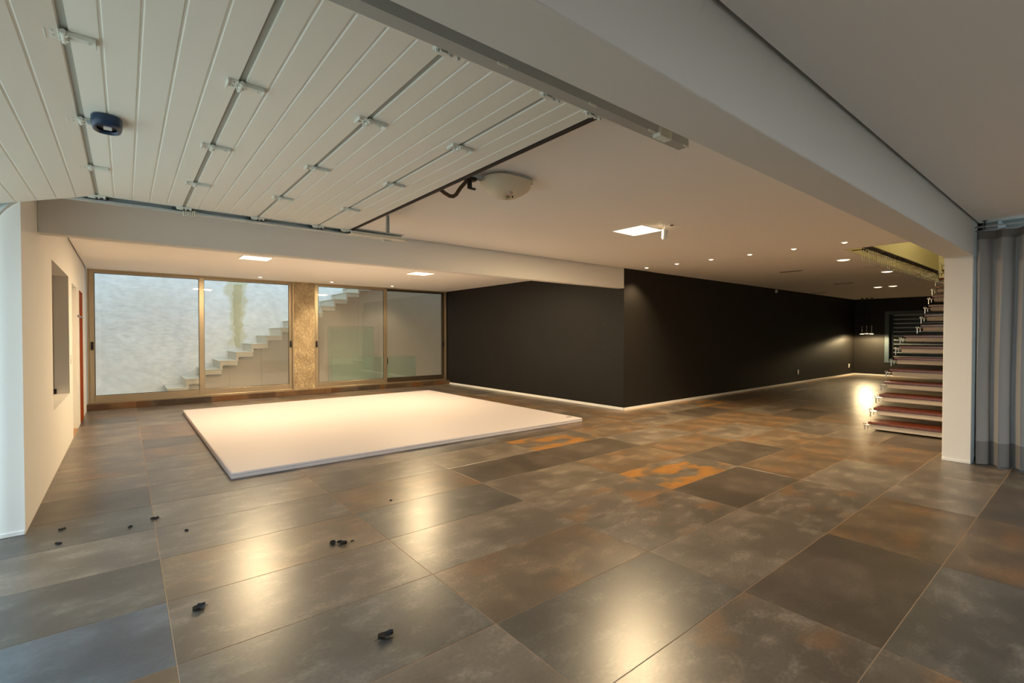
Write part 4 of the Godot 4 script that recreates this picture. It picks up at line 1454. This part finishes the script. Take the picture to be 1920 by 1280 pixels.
# ==================================================================== small things
func build_small_things() -> void:
	# swivel spotlight
	var t := thing("swivel_spotlight", Vector3(4.56, CEIL, -3.03), "small white swivel spotlight hanging next to the square panel", "spotlight")
	var st := begin()
	lathe(st, Vector3(0, -0.008, 0), [Vector2(0, 0), Vector2(0.022, 0.0), Vector2(0.025, 0.008)], 16)
	rod(st, Vector3(0, -0.006, 0), Vector3(0, -0.055, 0), 0.005)
	obj("stem", st, M.plate, t)
	st = begin()
	rod(st, Vector3(-0.015, -0.05, 0.012), Vector3(0.012, -0.135, -0.012), 0.026, 0.029, 16)
	rod(st, Vector3(0.012, -0.135, -0.012), Vector3(0.015, -0.146, -0.015), 0.025, 0.022, 16)
	obj("head", st, M.plate, t)
	st = begin()
	cbox(st, Vector3(0.015, -0.085, -0.004), Vector3(0.036, -0.055, 0.018), 0.004)
	obj("knuckle", st, M.galv, t)
	t = thing("ceiling_sensor", Vector3(4.63, CEIL, -2.985), "tiny grey sensor disc on the ceiling right of the swivel spotlight", "sensor")
	st = begin(true)
	lathe(st, Vector3.ZERO, [Vector2(0.0, -0.010), Vector2(0.012, -0.008), Vector2(0.020, -0.002), Vector2(0.022, 0.002)], 14)
	put("dome", finish(st, true), M.galv_dark, t)
	st = begin()
	cbox(st, Vector3(0.02, -0.003, -0.012), Vector3(0.20, 0.0, 0.0), 0.001)
	obj("cover_strip", st, M.ceiling, t)
	# alarm sensor at the top of the black wall
	t = thing("wall_sensor", Vector3(13.2, 2.50, ZC), "tiny white sensor high on the long black wall under the ceiling", "sensor")
	st = begin()
	cbox(st, Vector3(-0.03, -0.05, 0.0), Vector3(0.03, 0.03, 0.05), 0.01)
	obj("body", st, M.plate, t)
	# sockets
	var lab := ["white wall socket low on the long black wall, nearer to the viewer", "white wall socket low on the long black wall by the far corner"]
	for k in 2:
		t = thing("wall_socket", Vector3([14.7, 18.9][k], 0.32, ZC), lab[k], "socket", "sockets on the long black wall")
		st = begin()
		cbox(st, Vector3(-0.042, -0.062, 0.0), Vector3(0.042, 0.062, 0.010), 0.003)
		obj("plate", st, M.plate, t)
		st = begin()
		cbox(st, Vector3(-0.022, -0.03, 0.009), Vector3(0.022, 0.03, 0.013), 0.002)
		obj("insert", st, M.lens_off, t)
	# slot vents in the far ceiling
	var vl := ["grey slot vent in the ceiling nearest to the row of downlights", "grey slot vent in the ceiling beyond the first one", "grey slot vent in the ceiling close to the long black wall"]
	for k in 3:
		t = thing("ceiling_vent", [Vector3(9.75, CEIL, -3.76), Vector3(13.0, CEIL, -3.88), Vector3(15.4, CEIL, -5.2)][k], vl[k], "vent", "slot vents in the far ceiling")
		st = begin()
		for b in [[-0.035, 0.035, -0.19, -0.18], [-0.035, 0.035, 0.18, 0.19], [-0.035, -0.027, -0.18, 0.18], [0.027, 0.035, -0.18, 0.18]]:
			cbox(st, Vector3(b[0], -0.006, b[2]), Vector3(b[1], 0.0, b[3]), 0.001)
		obj("frame", st, M.vent, t)
		st = begin()
		for x in [-0.02, -0.006, 0.008]:
			box(st, Vector3(x, -0.004, -0.18), Vector3(x + 0.01, 0.0, 0.18))
		obj("slot", st, M.bronze, t)
	# withered leaves and crumbs
	var spots := [[0.904, -2.033, 0.036, "largest curled dark leaf on the tiles in the foreground", 3.1], [0.274, -2.827, 0.034, "flat dark leaf lying alone left of the foreground glare", 0.6], [1.045, -3.165, 0.028, "left one of two dark leaves lying close together", 1.1], [1.092, -3.125, 0.034, "right one of two dark leaves lying close together", 2.2],
		[0.159, -4.42, 0.026, "dark leaf crumb at the tile joint before the left wall", 0.2], [0.016, -4.345, 0.016, "small dark crumb left of the tile joint before the left wall", 0.9], [0.322, -4.015, 0.016, "small dark crumb right of the tile joint before the left wall", 1.7], [-0.357, -4.586, 0.020, "dark leaf crumb close to the foot of the left pier", 0.4], [-0.35, -4.283, 0.020, "dark leaf crumb on the tiles before the left pier", 2.6], [1.695, -3.698, 0.012, "tiny dark crumb on the tan tile before the mat", 0.3], [1.16, -3.13, 0.010, "tiny dark crumb right of the paired leaves", 0.0]]
	var nz := noise(55, 2.0, 2)
	for k in spots.size():
		var s: Array = spots[k]
		t = thing("dry_leaf", Vector3(s[0], 0, s[1]), s[3], "leaf", "withered leaves on the floor", s[4])
		st = begin(true)
		var rr: float = s[2]
		var grid := []
		for i in 9:
			var row := []
			for j in 6:
				var u := i / 4.0 - 1.0
				var v := j / 2.5 - 1.0
				var half := sqrt(maxf(0.0, 1.0 - u * u)) * (0.75 + 0.3 * nz.get_noise_2d(i * 3.0, k * 7.0))
				var y := 0.06 * rr + rr * (0.22 * v * v + 0.25 * absf(u) * absf(v)) + rr * 0.35 * absf(nz.get_noise_2d(i * 0.5 + k * 11.0, j * 0.5))
				row.append(Vector3(u * rr, y, v * half * rr))
			grid.append(row)
		for i in 8:
			for j in 5:
				quad(st, grid[i][j], grid[i + 1][j], grid[i + 1][j + 1], grid[i][j + 1], Vector3.UP)
				var dd := Vector3(0, -0.0012, 0)
				quad(st, grid[i][j] + dd, grid[i + 1][j] + dd, grid[i + 1][j + 1] + dd, grid[i][j + 1] + dd, Vector3.DOWN)
		put("blade", finish(st, true), M.leaf, t)
		st = begin()
		rod(st, Vector3(rr * 0.7, rr * 0.2, 0), Vector3(rr * 1.35, 0.0012, rr * 0.15), 0.0012, 0.0008, 5)
		obj("stalk", st, M.leaf, t)
